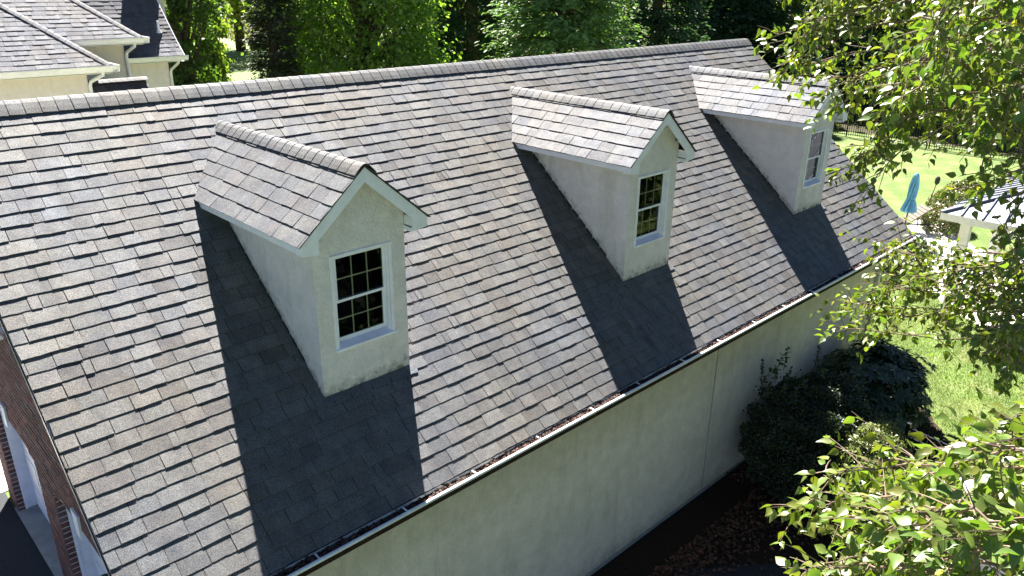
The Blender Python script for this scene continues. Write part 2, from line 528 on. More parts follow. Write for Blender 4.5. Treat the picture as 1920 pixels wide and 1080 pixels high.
def ridge_caps(A, B, mat, parent, rng, halfw=0.13, drop=0.82, rise=0.03, expo=EXPO, tone=(1, 1, 1), side=None, name="ridge_shingle"):
    """caps bent over a ridge or hip from A to B (exposed ends face B->A order)"""
    A, B = V3(A), V3(B); d = B-A; ln = np.linalg.norm(d); d /= ln
    if side is None: side = np.cross(d, V3((0, 0, 1)))
    side = V3(side); side /= np.linalg.norm(side)
    n = int(ln/expo)+1
    for i in range(n):
        s0 = i*expo; s1 = min(ln, s0+expo)
        if s1-s0 < .02: continue
        vs = []
        for s, h in ((s0-.0, 0.007+rng.normal(0, .0008)), (s1+.02, 0.001)):
            for a in (-1, -.72, -.38, -.12, .12, .38, .72, 1):
                x = a*halfw
                z = rise-drop*(math.sqrt(x*x+0.0025)-0.05)
                vs.append(A+d*s+side*x+V3((0, 0, z+h)))
        for s, h in ((s0, -0.003), (s1+.02, -0.006)):
            for a in (-1, -.72, -.38, -.12, .12, .38, .72, 1):
                x = a*halfw
                z = rise-drop*(math.sqrt(x*x+0.0025)-0.05)
                vs.append(A+d*s+side*x+V3((0, 0, z+h)))
        f = [[k, k+1, k+9, k+8] for k in range(7)]+[[k, k+16, k+17, k+1] for k in range(7)]+[[0, 8, 24, 16], [7, 23, 31, 15]]
        w = WLOC[parent.name]
        t = PC[rng.choice(len(PC), p=PW)]*np.array(tone)*rng.uniform(.92, 1.1)
        t = t*.5+np.array([.040, .040, .0405])*.5
        me = mesh_np(name, np.array(vs)-w, f, mat, [t]*len(f))
        link(name, me, parent)

# ------------------------------------------------------------------ garage
garage = thing("garage", (7.05, 0, GR), "long stucco garage under grey shingles with three white gabled dormers above the gutter", "garage")
rngS = np.random.default_rng(11)
cosr = 1/math.sqrt(1+T*T)
Df = V3((0, -cosr, -T*cosr)); Nf = V3((0, -T*cosr, cosr))
RL = W/cosr
# roof deck (front and back slopes)
b = MB()
b.prism([(0.02, 0, -0.004), (0.02, -W+.02, -(W-.02)*T-.004), (0.02, -W+.02, -(W-.02)*T-.10), (0.02, 0, -0.12), (0.02, W-.02, -(W-.02)*T-.10), (0.02, W-.02, -(W-.02)*T-.004)], (L-.04, 0, 0))
roof = b.build("roof", M_FELT, garage)

def under_dormer(P):
    for x in DX:
        y = -P[1]
        if abs(P[0]-x) < DA-.06 and DE/T+.05 < y < DYF-.05: return True
        if abs(P[0]-x) < DB-.08 and DH/T+.25 < y < DE/T+.02:
            if (y*T-DH)/TD > abs(P[0]-x)+.16: return True
    return False
NC = 36
def main_course(k, st, sb):
    if k >= NC: return None
    return (0.0+rngS.normal(0, .003), L, 0.0+rngS.normal(0, .004), L)
front = shingle_pieces((0, 0, 0), (1, 0, 0), Df, Nf, main_course, rngS, 0.0, RL/NC, under_dormer)
Db = V3((0, cosr, -T*cosr)); Nb = V3((0, T*cosr, cosr))
back = shingle_pieces((0, 0, 0), (1, 0, 0), Db, Nb, lambda k, a, c: (0, L, 0, L) if k < NC else None, rngS, 0.0, RL/NC)
bb = MB()
for v, t in back: bb.add(v, [f[::-1] for f in SHF], tuple(t))
bb.build("rear_shingle_field", M_SHINGLE, garage, kind="stuff")
groups = [(front, roof)]

# ridge vent and caps
b = MB()
b.prism([(0.0, -.135, -.105), (0.0, -.135, -.0985), (0, 0, .0), (0, .135, -.0985), (0, .135, -.105), (0, 0, -.012)], (L, 0, 0))
b.build("ridge_vent", M_FELT, roof)
ridge_caps((0, 0, 0.010), (L, 0, 0.010), M_SHINGLE, roof, rngS, halfw=.15, drop=1.10, rise=.006)
# drip edge along both rakes
for x in (-0.012, L+0.002):
    b = MB()
    for sgn in (-1, 1):
        b.prism([(x, 0, -.012), (x, sgn*W, -W*T-.012), (x, sgn*W, -W*T-.045), (x, 0, -.045)], (0.01, 0, 0))
    b.build("drip_edge", M_BLACK, roof)
    b = MB()
    xx = 0.004 if x < 1 else L-.03
    for sgn in (-1, 1):
        b.prism([(xx, 0, -.05), (xx, sgn*(W-.02), -(W-.02)*T-.05), (xx, sgn*(W-.02), -(W-.02)*T-.19), (xx, 0, -.19)], (0.026, 0, 0))
    b.build("rake_board", M_WHITE, garage)
# soffit under the left and right rakes
for x0, x1 in ((0.032, XW0-.002), (XW1+.002, L-.032)):
    b = MB()
    for sgn in (-1, 1):
        b.prism([(x0, 0, -.16), (x0, sgn*(W-.03), -(W-.03)*T-.16), (x0, sgn*(W-.03), -(W-.03)*T-.175), (x0, 0, -.175)], (x1-x0, 0, 0))
    b.build("rake_soffit", M_SOFFIT, garage)

# walls
XS = 8.152
ZT = -W*T-.16
for x0, x1 in ((XW0+.1, XS-.015), (XS+.015, XW1)):
    b = MB(); b.box((x0, -YW, GR-.2), (x1, -YW+.15, ZT+.2)); b.build("stucco_wall", M_STUCCO, garage)
b = MB(); b.box((XS-.0148, -YW+.012, GR-.2), (XS+.0148, -YW+.05, ZT+.2)); b.build("control_joint", M_JOINT, garage)
b = MB(); b.box((XW0+.1, YW-.15, GR-.2), (XW1, YW, ZT+.2)); b.build("rear_wall", M_STUCCO, garage)
b = MB()
b.prism([(XW1-.15, -YW+.151, GR-.2), (XW1-.15, YW-.151, GR-.2), (XW1-.15, YW-.151, -(YW-.15)*T-.18), (XW1-.15, 0, -.18), (XW1-.15, -YW+.151, -(YW-.15)*T-.18)], (.15, 0, 0))
b.build("gable_wall", M_STUCCO, garage)
b = MB(); b.box((XW0+.1, -YW-.012, GR-.1), (XW1+.01, -YW-.001, GR+.07)); b.build("footing", M_CONC, garage)
# fascia, soffit, gutter on the front
b = MB(); b.box((0.03, -W+.012, -W*T-.18), (L-.03, -W+.034, -W*T-.035)); b.build("fascia", M_WHITE, garage)
b = MB(); b.box((0.032, -W+.036, -W*T-.178), (L-.032, -YW-.002, -W*T-.163)); b.build("soffit", M_SOFFIT, garage)
gz = -W*T-.02
prof = [(0.0, 0.0), (0.0, -.115), (.055, -.118), (.085, -.085), (.100, -.03), (.130, -.014), (.138, .006), (.132, .014), (.108, .012), (.104, .0), (.092, -.02), (.078, -.078), (.052, -.108), (.008, -.106), (.006, 0.0)]
b = MB(); b.prism([(-.01, -W+.010-y, gz+z) for y, z in prof], (L+.03, 0, 0))
gutter = b.build("gutter", M_ALU, garage, smooth=False)
for xe in (-.012, L+.02):
    b = MB(); b.prism([(xe, -W+.010-y, gz+z) for y, z in prof[:7]+[(0, .005)]], (.002, 0, 0)); b.build("end_cap", M_ALU, gutter)
bx = 0.55
while bx < L:
    b = MB(); x = bx+random.uniform(-.03, .03)
    b.box((x-.007, -W-.116, gz-.006), (x+.007, -W+.005, gz+.002))
    b.box((x-.013, -W-.123, gz-.006), (x+.013, -W-.100, gz+.016))
    b.build("gutter_hanger", M_ALU, gutter); bx += 0.86
# downspout at the far right corner
b = MB()
b.box((XW1-.10, -YW-.075, GR+.05), (XW1-.015, -YW-.012, -W*T-.42))
b.add([(XW1-.10, -YW-.075, -W*T-.42), (XW1-.015, -YW-.075, -W*T-.42), (XW1-.015, -YW-.012, -W*T-.42), (XW1-.10, -YW-.012, -W*T-.42),
       (XW1-.10, -W-.08, -W*T-.14), (XW1-.015, -W-.08, -W*T-.14), (XW1-.015, -W-.02, -W*T-.14), (XW1-.10, -W-.02, -W*T-.14)], BOXF)
b.build("downspout", M_CREAM, garage)
b = MB(); b.box((XW1+.001, -YW-.006, GR), (XW1+.012, -YW+.08, ZT)); b.build("corner_bead", M_CREAM, garage)

# ---------------------------------------------------------------- dormers
def make_dormer(x, seed):
    rng = np.random.default_rng(seed)
    zr = lambda ax: -DH-.028-ax*TD                 # underside of the little roof
    # window opening (relative): x +-.325, z zt..zb
    hw, zt, zb = .322, -1.128, -2.048
    yf = -DYF
    b = MB()
    # cheeks
    for s in (-1, 1):
        xa = x+s*DA; xi = x+s*(DA-.09)
        poly = []
        top = zr(DA)+.01
        yb = top/T+.12
        poly = [(xa, yf, top), (xa, yb+.25, top), (xa, yb+.25, top-.35), (xa, yf, yf*T-.12)]
        b.prism(poly, (xi-xa, 0, 0))
    # front around the opening (between the cheeks)
    w = DA-.09
    def fr(p): b.prism([(x+q[0], yf, q[1]) for q in p], (0, .09, 0))
    fr([(-w, yf*T-.12), (w, yf*T-.12), (w, zb), (-w, zb)])
    fr([(-w, zb), (-hw, zb), (-hw, zt), (-w, zt)])
    fr([(hw, zb), (w, zb), (w, zt), (hw, zt)])
    fr([(-w, zt), (w, zt), (w, zr(w)), (0, zr(0)), (-w, zr(w))])
    body = b.build("dormer", M_DORMER, garage, loc=(x, yf, yf*T))
    # dark room behind the glass
    b = MB(); b.box((x-w+.01, yf+.11, zb-.1), (x+w-.01, yf+1.0, zt+.05))
    b.f = [f[::-1] for f in b.f if True]
    b.f.pop(2)
    b.build("interior", M_DARK, body)
    # window casing, jambs, sill
    b = MB(); c = .026
    y0 = yf-.014
    b.box((x-hw-.006, y0, zt), (x-hw+c, yf+.085, zb)); b.box((x+hw-c, y0, zt), (x+hw+.006, yf+.085, zb))
    b.box((x-hw+c, y0, zt), (x+hw-c, yf+.085, zt-c))
    b.box((x-hw+c, yf+.012, zt-c-.001), (x-hw+c+.016, yf+.084, zb+.001)); b.box((x+hw-c-.016, yf+.012, zt-c-.001), (x+hw-c, yf+.084, zb+.001))
    b.build("window_frame", M_WHITE, body, bevel=.002)
    b = MB()
    b.prism([(x-hw-.012, yf-.028, zb-.012), (x-hw-.012, yf-.028, zb+.012), (x-hw-.012, yf+.083, zb+.045), (x-hw-.012, yf+.083, zb-.012)], (2*hw+.024, 0, 0))
    # notch the ends so it only crosses the wall face in front of the casing
    b.build("window_sill", M_WHITE, body, bevel=.002)
    zi0, zi1 = zb+.046, zt-c
    zm = zi0+(zi1-zi0)*.485
    xi = hw-c-.017
    for k, (za, zc, ys) in enumerate(((zm-.012, zi1, yf+.030), (zi0, zm+.012, yf+.056))):
        rr = .030; ye = ys+.022
        b = MB()
        b.box((x-xi, ys, za), (x-xi+rr, ye, zc)); b.box((x+xi-rr, ys, za), (x+xi, ye, zc))
        b.box((x-xi+rr, ys, za), (x+xi-rr, ye, za+(.026 if k == 0 else .042))); b.box((x-xi+rr, ys, zc-.026), (x+xi-rr, ye, zc))
        b.build("sash", M_WHITE, body, bevel=.0015)
        gx0, gx1, g0, g1 = x-xi+rr, x+xi-rr, za+(.026 if k == 0 else .042), zc-.026
        bars = MB(); yb0 = ys+.012
        for i in (1, 2):
            u = gx0+(gx1-gx0)*i/3; bars.box((u-.006, yb0, g0), (u+.006, yb0+.006, g1))
        m = (g0+g1)/2
        for i in range(3):
            ua = gx0+(gx1-gx0)*i/3+(.0061 if i else 0); ub = gx0+(gx1-gx0)*(i+1)/3-(.0061 if i < 2 else 0)
            bars.box((ua, yb0, m-.006), (ub, yb0+.006, m+.006))
        bars.build("muntin", M_CREAM, body)
        for i in range(3):
            for j in range(2):
                ua = gx0+(gx1-gx0)*i/3; ub = gx0+(gx1-gx0)*(i+1)/3
                va = g0+(g1-g0)*j/2; vb = g0+(g1-g0)*(j+1)/2
                pn = MB(); pn.add([(ua+.001, ys+.006, va+.001), (ub-.001, ys+.006, va+.001), (ub-.001, ys+.006, vb-.001), (ua+.001, ys+.006, vb-.001)], [[0, 1, 2, 3]])
                pn.build("window_pane", M_GLASS, body)
    # roof boards, fascia, rake boards with returns
    yF = yf-DO
    cosd = 1/math.sqrt(1+TD*TD)
    b = MB()
    th = .022
    yr = -DH/T+.1
    b.prism([(x, yF+.03, -DH-.003), (x-DB+.01, yF+.03, -DH-(DB-.01)*TD-.003), (x-DB+.01, yF+.03, -DH-(DB-.01)*TD-.003-th), (x, yF+.03, -DH-.003-th),
             (x+DB-.01, yF+.03, -DH-(DB-.01)*TD-.003-th), (x+DB-.01, yF+.03, -DH-(DB-.01)*TD-.003)], (0, yr-yF-.03+.3, 0))
    b.build("dormer_deck", M_FELT, body)
    for s in (-1, 1):
        # rake board: pork-chop outline, then thickness
        zz = lambda ax, off: -DH-ax*TD-off
        xo = DB-.012
        poly = [(0, zz(0, .012)), (xo, zz(xo, .012)), (xo, zz(xo, .105)), (xo-.168, zz(xo, .125)), (xo-.175, zz(xo-.175, .148)), (0, zz(0, .150))]
        b = MB(); b.prism([(x+s*q[0], yF+.006, q[1]) for q in poly], (0, .024, 0))
        b.build("rake_board", M_WHITE, body, bevel=.002)
        # boxed eave return and side fascia
        b = MB()
        b.box((x+s*(DB-.014), yF+.031, zz(DB, .020)), (x+s*(DB-.034), -DE/T+.02, zz(DB, .085)))
        b.build("side_fascia", M_WHITE, body, bevel=.002)
        b = MB()
        b.box((x+s*(DB-.036), yF+.031, zz(DB, .082)), (x+s*(DA+.001), -DE/T-.02, zz(DB, .070)))
        b.build("side_soffit", M_SOFFIT, body)
        b = MB()
        b.prism([(x+s*(DB-.035), yF+.031, zz(DB, .105)), (x+s*(DA+.001), yF+.031, zz(DB, .125)), (x+s*(DA+.001), yF+.031, zz(DB-.165, .12)), (x+s*(DB-.035), yF+.031, zz(DB-.035, .06))], (0, DO-.035, 0))
        b.build("eave_return", M_WHITE, body)
        # front soffit strips
        n = 7
        for i in range(n):
            a0 = (DB-.04)*i/n; a1 = (DB-.04)*(i+1)/n-.004
            b = MB(); b.prism([(x+s*a0, yF+.031, zz(a0, .034)), (x+s*a1, yF+.031, zz(a1, .034)), (x+s*a1, yF+.031, zz(a1, .045)), (x+s*a0, yF+.031, zz(a0, .045))], (0, DO-.033, 0))
            b.build("soffit_plank", M_SOFFIT, body)
    # shingles on the two slopes
    for s in (-1, 1):
        D = V3((s*cosd, 0, -TD*cosd)); N = V3((s*TD*cosd, 0, cosd)); U = V3((0, 1, 0))
        SL = (DB+.012)/cosd
        nc = 6; ex = SL/nc
        y0 = yF-.012
        def crs(k, st, sb, y0=y0):
            if k >= nc: return None
            f = lambda sx: (-DH-sx*cosd*TD)/T+.06    # where the slope dies into the main roof
            return (0.0, f(st)-y0, 0.0, f(sb)-y0)
        pcs = shingle_pieces((x, y0, -DH), U, D, N, crs, rng, 0.0, ex, None, (.93, .94, .97), (.006, .010))
        if s > 0: pass
        groups.append((pcs, body))
    ridge_caps((x, yF-.014, -DH+.004), (x, -DH/T+.10, -DH+.004), M_SHINGLE, body, rng, halfw=.11, drop=1.25, rise=.008, tone=(.95, .95, .97), side=(1, 0, 0))
    # edge strip of dark felt under the shingles at the front
    b = MB()
    for s in (-1, 1):
        b.prism([(x, yF-.006, -DH+.001), (x+s*DB, yF-.006, -DH-DB*TD+.001), (x+s*DB, yF-.006, -DH-DB*TD-.012), (x, yF-.006, -DH-.012)], (0, .034, 0))
    b.build("drip_edge", M_FELT, body)
    # apron flashing course along the foot of the front wall
    pc2 = shingle_pieces((x-DA-.02, yf, yf*T), (1, 0, 0), Df, Nf, lambda k, a, c: (0, 2*DA+.10, 0, 2*DA+.06) if k < 1 else None, rng, 0.0, .105, None, (.9, .95, 1.0), (.016, .017))
    groups.append((pc2, body))
    # step flashing tabs down both cheeks
    for s in (-1, 1):
        for i in range(12):
            yy = -DE/T-.10-i*.142*cosr*1.15
            if yy < yf: break
            b = MB(); xx = x+s*(DA+.002)
            b.prism([(xx, yy, yy*T+.010), (xx, yy-.11, (yy-.11)*T+.012), (xx, yy-.11, (yy-.11)*T+.045), (xx, yy, yy*T+.040)], (s*.003, 0, 0))
            b.build("step_flashing", M_JOINT, body)
    return body
dlabel = ["dormer nearest the brick gable, the largest in view", "middle dormer, its window mirroring foliage", "farthest dormer, partly behind the birch leaves"]
for i, x in enumerate(DX):
    d_ = make_dormer(x, 50+i); d_["label"] = dlabel[i]
emit_shingles(groups, 300)

# ---------------------------------------------------------------- brick gable with two garage doors
OPEN = [(0.82, 3.05, -4.22), (-1.86, 0.14, -4.30)]
def in_open(y, z):
    for a, c, h in OPEN:
        if a < y < c:
            m = (a+c)/2; hh = h-.10*((y-m)/((c-a)/2))**4+.02
            if z < hh: return True
    return False
b = MB()
mx = XW0+.006; mv = (.085, 0, 0)
def msl(y0, y1, z0, z1): b.box((mx, y0, z0), (mx+.084, y1, z1))
msl(-YW+.006, -1.866, GR-.1, -4.42); msl(.146, .814, GR-.1, -4.42); msl(3.056, YW-.006, GR-.1, -4.42)
for (a, c, h) in OPEN:
    m = (a+c)/2; n = 10
    for i in range(n):
        ya, yb_ = a-.006+(c-a+.012)*i/n, a-.006+(c-a+.012)*(i+1)/n
        za = h+.024-.10*min(1, abs((ya-m)/((c-a)/2)))**4; zb_ = h+.024-.10*min(1, abs((yb_-m)/((c-a)/2)))**4
        b.prism([(mx, ya, za), (mx, yb_, zb_), (mx, yb_, -3.6), (mx, ya, -3.6)], (.084, 0, 0))
msl(-YW+.006, -1.866, -4.42, -3.6); msl(.146, .814, -4.42, -3.6); msl(3.056, YW-.006, -4.42, -3.6)
b.prism([(mx, -YW+.006, -3.6), (mx, YW-.006, -3.6), (mx, YW-.006, -YW*T-.17), (mx, 0, -.17), (mx, -YW+.006, -YW*T-.17)], (.084, 0, 0))
brick_wall = b.build("brick_wall", M_MORTAR, garage)
BP = []
rb = np.random.default_rng(5)
bt = [(.17, .072, .065), (.14, .065, .065), (.20, .09, .08), (.10, .055, .06), (.15, .09, .095)]
pitch = .0745; row = 0; z = GR
while z < -.3:
    off = 0 if row % 2 == 0 else .1075
    half = 0
    y = -YW-off
    while y < YW:
        y0, y1 = max(y, -YW)+.006, min(y+.215, YW)-.006
        y += .215
        z0, z1 = z+.0085, z+pitch-.0085
        segs = [(y0, y1)]
        for a, c, h in OPEN:
            ns = []
            for (p, q) in segs:
                if z0 < h-.08:
                    if p >= a and q <= c: continue
                    if p < a < q: ns.append((p, a-.001)); 
                    if p < c < q: ns.append((c+.001, q))
                    if not (p < a < q) and not (p < c < q): ns.append((p, q))
                else:
                    mid = (p+q)/2
                    if in_open(mid, z0+.02): continue
                    ns.append((p, q))
            segs = ns
        for p, q in segs:
            if q-p < .012: continue
            if max(abs(p), abs(q))*T > -z1-.15: continue
            pr = rb.normal(0, .0012)
            vs = np.array([(XW0+pr, p, z0), (XW0+.09, p, z0), (XW0+.09, q, z0), (XW0+pr, q, z0), (XW0+pr, p, z1), (XW0+.09, p, z1), (XW0+.09, q, z1), (XW0+pr, q, z1)])
            BP.append((vs, np.array(bt[rb.choice(5, p=[.35, .25, .15, .1, .15])])*rb.uniform(.8, 1.2)))
    z += pitch; row += 1
sc = []
for i, (v, t) in enumerate(BP):
    q, zd = project(v)
    if zd.min() < .1: continue
    c = q.mean(0)
    if not (0 < c[0] < 1920 and 0 < c[1] < 1090): continue
    sc.append(((q[:, 0].max()-q[:, 0].min())*(q[:, 1].max()-q[:, 1].min()), i))
sc.sort(reverse=True); selb = set(i for _, i in sc[:300])
rest = MB(); w = WLOC[brick_wall.name]
for i, (v, t) in enumerate(BP):
    if i in selb: link("brick", mesh_np("brick", v-w, BOXF, M_BRICK, [t]*6), brick_wall)
    else: rest.add(v, BOXF, tuple(t))
rest.build("brickwork", M_BRICK, brick_wall, kind="stuff")
# stucco return of the front wall behind the brick, doors, jambs, keystones
for k, (a, c, h) in enumerate(OPEN):
    b = MB(); n = 4; dz = (h+.02-GR-.03)/n
    for i in range(n):
        z0 = GR+.035+i*dz
        b.box((.60, a-.04, z0), (.63, c+.04, z0+dz-.006))
        for j in range(4):
            ya = a+.12+(c-a-.16)*j/4
            b.box((.592, ya, z0+.09), (.5995, ya+(c-a-.16)/4-.10, z0+dz-.10))
    b.box((.632, a-.05, GR), (.64, c+.05, h+.03))
    b.build("garage_door", M_WHITE, garage)
    b = MB()
    b.box((.452, c-.004, GR+.03), (.60, c+.035, h-.02)); b.box((.452, a-.035, GR+.03), (.60, a+.004, h-.02))
    b.box((.452, a+.005, h-.05), (.60, c-.005, h+.06))
    b.box((.447, c-.03, GR+.032), (.475, c-.005, h-.05)); b.box((.447, a+.005, GR+.032), (.475, a+.03, h-.05))
    b.build("door_jamb", M_WHITE, garage)
    m = (a+c)/2
    b = MB(); b.prism([(XW0-.03, m-.065, h-.06), (XW0-.03, m+.065, h-.06), (XW0-.03, m+.11, h+.25), (XW0-.03, m-.11, h+.25)], (.0285, 0, 0))
    b.build("keystone", M_WHITE, garage, bevel=.004)
# small white flood light high on the gable
b = MB()
b.box((XW0-.03, .18, -2.36), (XW0-.002, .30, -2.24)); b.tube([(XW0-.03, .24, -2.30), (XW0-.09, .22, -2.31), (XW0-.14, .16, -2.36)], [.02, .03, .055], 8)
b.build("flood_light", M_WHITE, garage)
# hooded coach lantern by the near door
lant = MB()
ly, lz = -2.32, -3.86
lant.box((XW0-.02, ly-.06, lz-.32), (XW0-.002, ly+.06, lz-.02))
lant.tube([(XW0-.02, ly, lz-.1), (XW0-.08, ly, lz-.02), (XW0-.17, ly, lz+.03), (XW0-.17, ly, lz)], .010, 6)
hood = [(0, .02), (.04, .012), (.08, -.01), (.115, -.05), (.135, -.10), (.14, -.125)]
vs = []; n = 14
for r, zz in hood:
    for k in range(n): vs.append((XW0-.17+r*math.cos(2*math.pi*k/n), ly+r*math.sin(2*math.pi*k/n), lz+zz))
lant.add(vs, [[i*n+k, i*n+(k+1) % n, (i+1)*n+(k+1) % n, (i+1)*n+k] for i in range(len(hood)-1) for k in range(n)])
lantern = lant.build("wall_lantern", M_GREENC, garage, smooth=False)
b = MB(); b.tube([(XW0-.17, ly, lz-.06), (XW0-.17, ly, lz-.24)], [.055, .04], 10); b.build("lamp_glass", M_WHITE, lantern)

# ------------------------------------------------------------------ house behind
house = thing("house", (0, 14, GR), "cream stucco house with stepped grey hip roofs and white gutters behind the garage ridge", "house")
hg = []
rngH = np.random.default_rng(21)
HT = .80; ch = 1/math.sqrt(1+HT*HT)
def hip_wing(x1, y0, z0, x0, depth, wall_x1):
    """front slope rises towards +y; hip corner at x1"""
    D = V3((0, -ch, -HT*ch)); N = V3((0, -HT*ch, ch)); SL = depth/ch
    zt = z0+depth*HT
    b = MB()
    # solid hip: front slope, right slope
    P = [(x0, y0+.01, z0-.01), (x1-.01, y0+.01, z0-.01), (x1-depth, y0+depth, zt-.01), (x0, y0+depth, zt-.01), (x1-.01, y0+2*depth, z0-.01), (x0, y0+2*depth, z0-.01)]
    b.add(P, [[0, 1, 2, 3], [1, 4, 2], [4, 5, 3, 2], [0, 5, 4, 1], [0, 3, 5]])
    rf = b.build("roof", M_FELT, house)
    def crs(k, st, sb):
        if sb > SL+.01: return None
        f = lambda s: x1-(depth-s*ch)-x0
        return (0, f(st), 0, f(sb))
    pcs = shingle_pieces((x0, y0+depth, zt), (1, 0, 0), D, N, crs, rngH, SL % EXPO, EXPO, None, (.80, .81, .86), (.006, .012))
    hg.append((pcs, rf))
    # right slope: shingles that face +x
    D2 = V3((ch, 0, -HT*ch)); N2 = V3((HT*ch, 0, ch))
    def crs2(k, st, sb):
        if sb > SL+.01: return None
        f = lambda s: (s*ch)
        return (-f(st), f(st), -f(sb), f(sb))
    p2 = shingle_pieces((x1-depth, y0+depth, zt), (0, 1, 0), D2, N2, crs2, rngH, SL % EXPO, EXPO, None, (.80, .81, .86), (.006, .012))
    m2 = MB()
    for v, t in p2: m2.add(v, SHF, tuple(t))
    m2.build("side_shingle_field", M_SHINGLE, rf, kind="stuff")
    side = V3((1, 1, 0))
    ridge_caps((x1-.02, y0+.02, z0+.005), (x1-depth, y0+depth, zt+.005), M_SHINGLE, rf, rngH, halfw=.11, drop=.80, rise=.022, tone=(.9, .9, .95), side=side, name="hip_shingle")
    # gutter, fascia
    b = MB(); b.prism([(x0, y0-y+.01, z0-.01+z*1.1) for y, z in prof], (x1-x0+.12, 0, 0)); b.build("gutter", M_ALU, house)
    b = MB(); b.prism([(x1+y-.01, y0-.1, z0-.01+z*1.1) for y, z in prof], (0, 2*depth+.1, 0)); b.build("gutter", M_ALU, house)
    b = MB(); b.box((x0, y0+.01, z0-.17), (x1-.01, y0+.34, z0-.155)); b.box((wall_x1, y0+.34, z0-.17), (x1-.01, y0+2*depth, z0-.155)); b.build("soffit", M_SOFFIT, house)
    b = MB(); b.box((x0, y0+.35, GR), (wall_x1, y0+2*depth-.35, z0-.172)); b.build("house_wall", M_HOUSE, house)
    # downspout: gooseneck from the corner
    xx = wall_x1+.02; b = MB()
    b.tube([(x1-.22, y0-.02, z0-.12), (x1-.22, y0+.02, z0-.20), (xx+.02, y0+.30, z0-.36), (xx, y0+.31, z0-.46), (xx, y0+.31, GR+.1)], .038, 6)
    b.build("downspout", M_ALU, house)
hip_wing(4.95, 10.0, -.76, -4.0, 3.2, 4.50)
hip_wing(6.41, 12.0, -.36, -2.0, 3.6, 6.04)
# gable wing with bell-cast rake
x0, x1, y0, z0 = 4.2, 8.18, 14.0, -1.03
segs = [(14.0, -1.03), (14.35, -.72), (14.8, -.26), (15.4, .36), (16.6, 1.62)]
b = MB()
b.prism([(x0, y, z-.01) for y, z in segs]+[(x0, 19.2, -1.1)], (x1-x0, 0, 0)); rfC = b.build("roof", M_FELT, house)
for i in range(len(segs)-1):
    (ya, za), (yb_, zb_) = segs[i], segs[i+1]
    ln = math.hypot(yb_-ya, zb_-za); d = V3((0, -(yb_-ya)/ln, -(zb_-za)/ln)); n_ = V3((0, -(zb_-za)/ln, (yb_-ya)/ln))
    nn = max(1, round(ln/EXPO))
    hg.append((shingle_pieces((x0, yb_, zb_), (1, 0, 0), d, n_, lambda k, a, c, nn=nn: (0, x1-x0, 0, x1-x0) if k < nn else None, rngH, 0, ln/nn, None, (.80, .81, .86), (.006, .012)), rfC))
emit_shingles(hg, 300)
b = MB(); b.prism([(x1+.002, y, z+.004) for y, z in segs]+[(x1+.002, y, z-.10) for y, z in segs[::-1]], (.02, 0, 0)); b.build("rake_board", M_WHITE, house)
b = MB(); b.prism([(x0, y0-y+.01, z0-.01+z*1.1) for y, z in prof], (x1-x0+.08, 0, 0)); b.build("gutter", M_ALU, house)
b = MB(); b.box((x0, y0+.01, z0-.17), (x1-.01, y0+.34, z0-.155)); b.build("soffit", M_SOFFIT, house)
b = MB(); b.box((x0, y0+.35, GR), (7.84, 19, z0-.172)); b.prism([(7.60, y0+.35, z0-.171), (7.60, 16.6, 1.2), (7.60, 19, z0-.171)], (.24, 0, 0)); b.build("house_wall", M_HOUSE, house)
b = MB(); b.tube([(8.0, y0-.02, z0-.12), (8.0, y0+.03, z0-.20), (7.88, y0+.30, z0-.40), (7.86, y0+.31, z0-.5), (7.86, y0+.31, GR+.1)], .038, 6); b.build("downspout", M_ALU, house)
# chimney above the frame whose shadow crosses the gable wing
b = MB(); b.box((8.02, 16.0, -1), (8.62, 16.7, 3.4)); b.box((7.98, 15.96, 3.4), (8.66, 16.74, 3.5)); b.build("chimney", M_HOUSE, house)
# plumbing vent
b = MB(); vx, vy = 7.82, 14.62; vz = -.44
b.tube([(vx, vy, vz-.05), (vx, vy, vz+.30)], .032, 10); b.build("vent_pipe", M_WHITE, house)
b = MB(); b.tube([(vx, vy, vz-.02), (vx, vy, vz+.05)], [.08, .04], 12)
b.build("vent_boot", M_ALU, house)
# low breezeway ridge between the wings
lowr = MB(); lowr.prism([(4.53, 11, -1.22), (4.53, 10.36, -1.75), (4.53, 10.36, -1.9), (4.53, 11.9, -1.9), (4.53, 11.9, -1.95), (4.53, 11.9, -1.97)], (1.42, 0, 0))
lo = lowr.build("porch_roof", M_FELT, house)
b = MB()
for v, t in shingle_pieces((4.53, 11, -1.22), (1, 0, 0), (0, -.77, -.638), (0, -.638, .77), lambda k, a, c: (0, 1.42, 0, 1.42) if k < 5 else None, rngH, 0, .142, None, (.7, .7, .75)): b.add(v, SHF, tuple(t))
b.build("porch_shingles", M_SHINGLE, lo, kind="stuff")
ridge_caps((4.55, 11, -1.20), (5.97, 11, -1.20), M_SHINGLE, lo, rngH, halfw=.12, drop=.8, rise=.03, tone=(.8, .8, .85))
b = MB(); b.box((4.53, 10.5, GR), (5.8, 11.9, -1.92)); b.build("porch_wall", M_HOUSE, house)

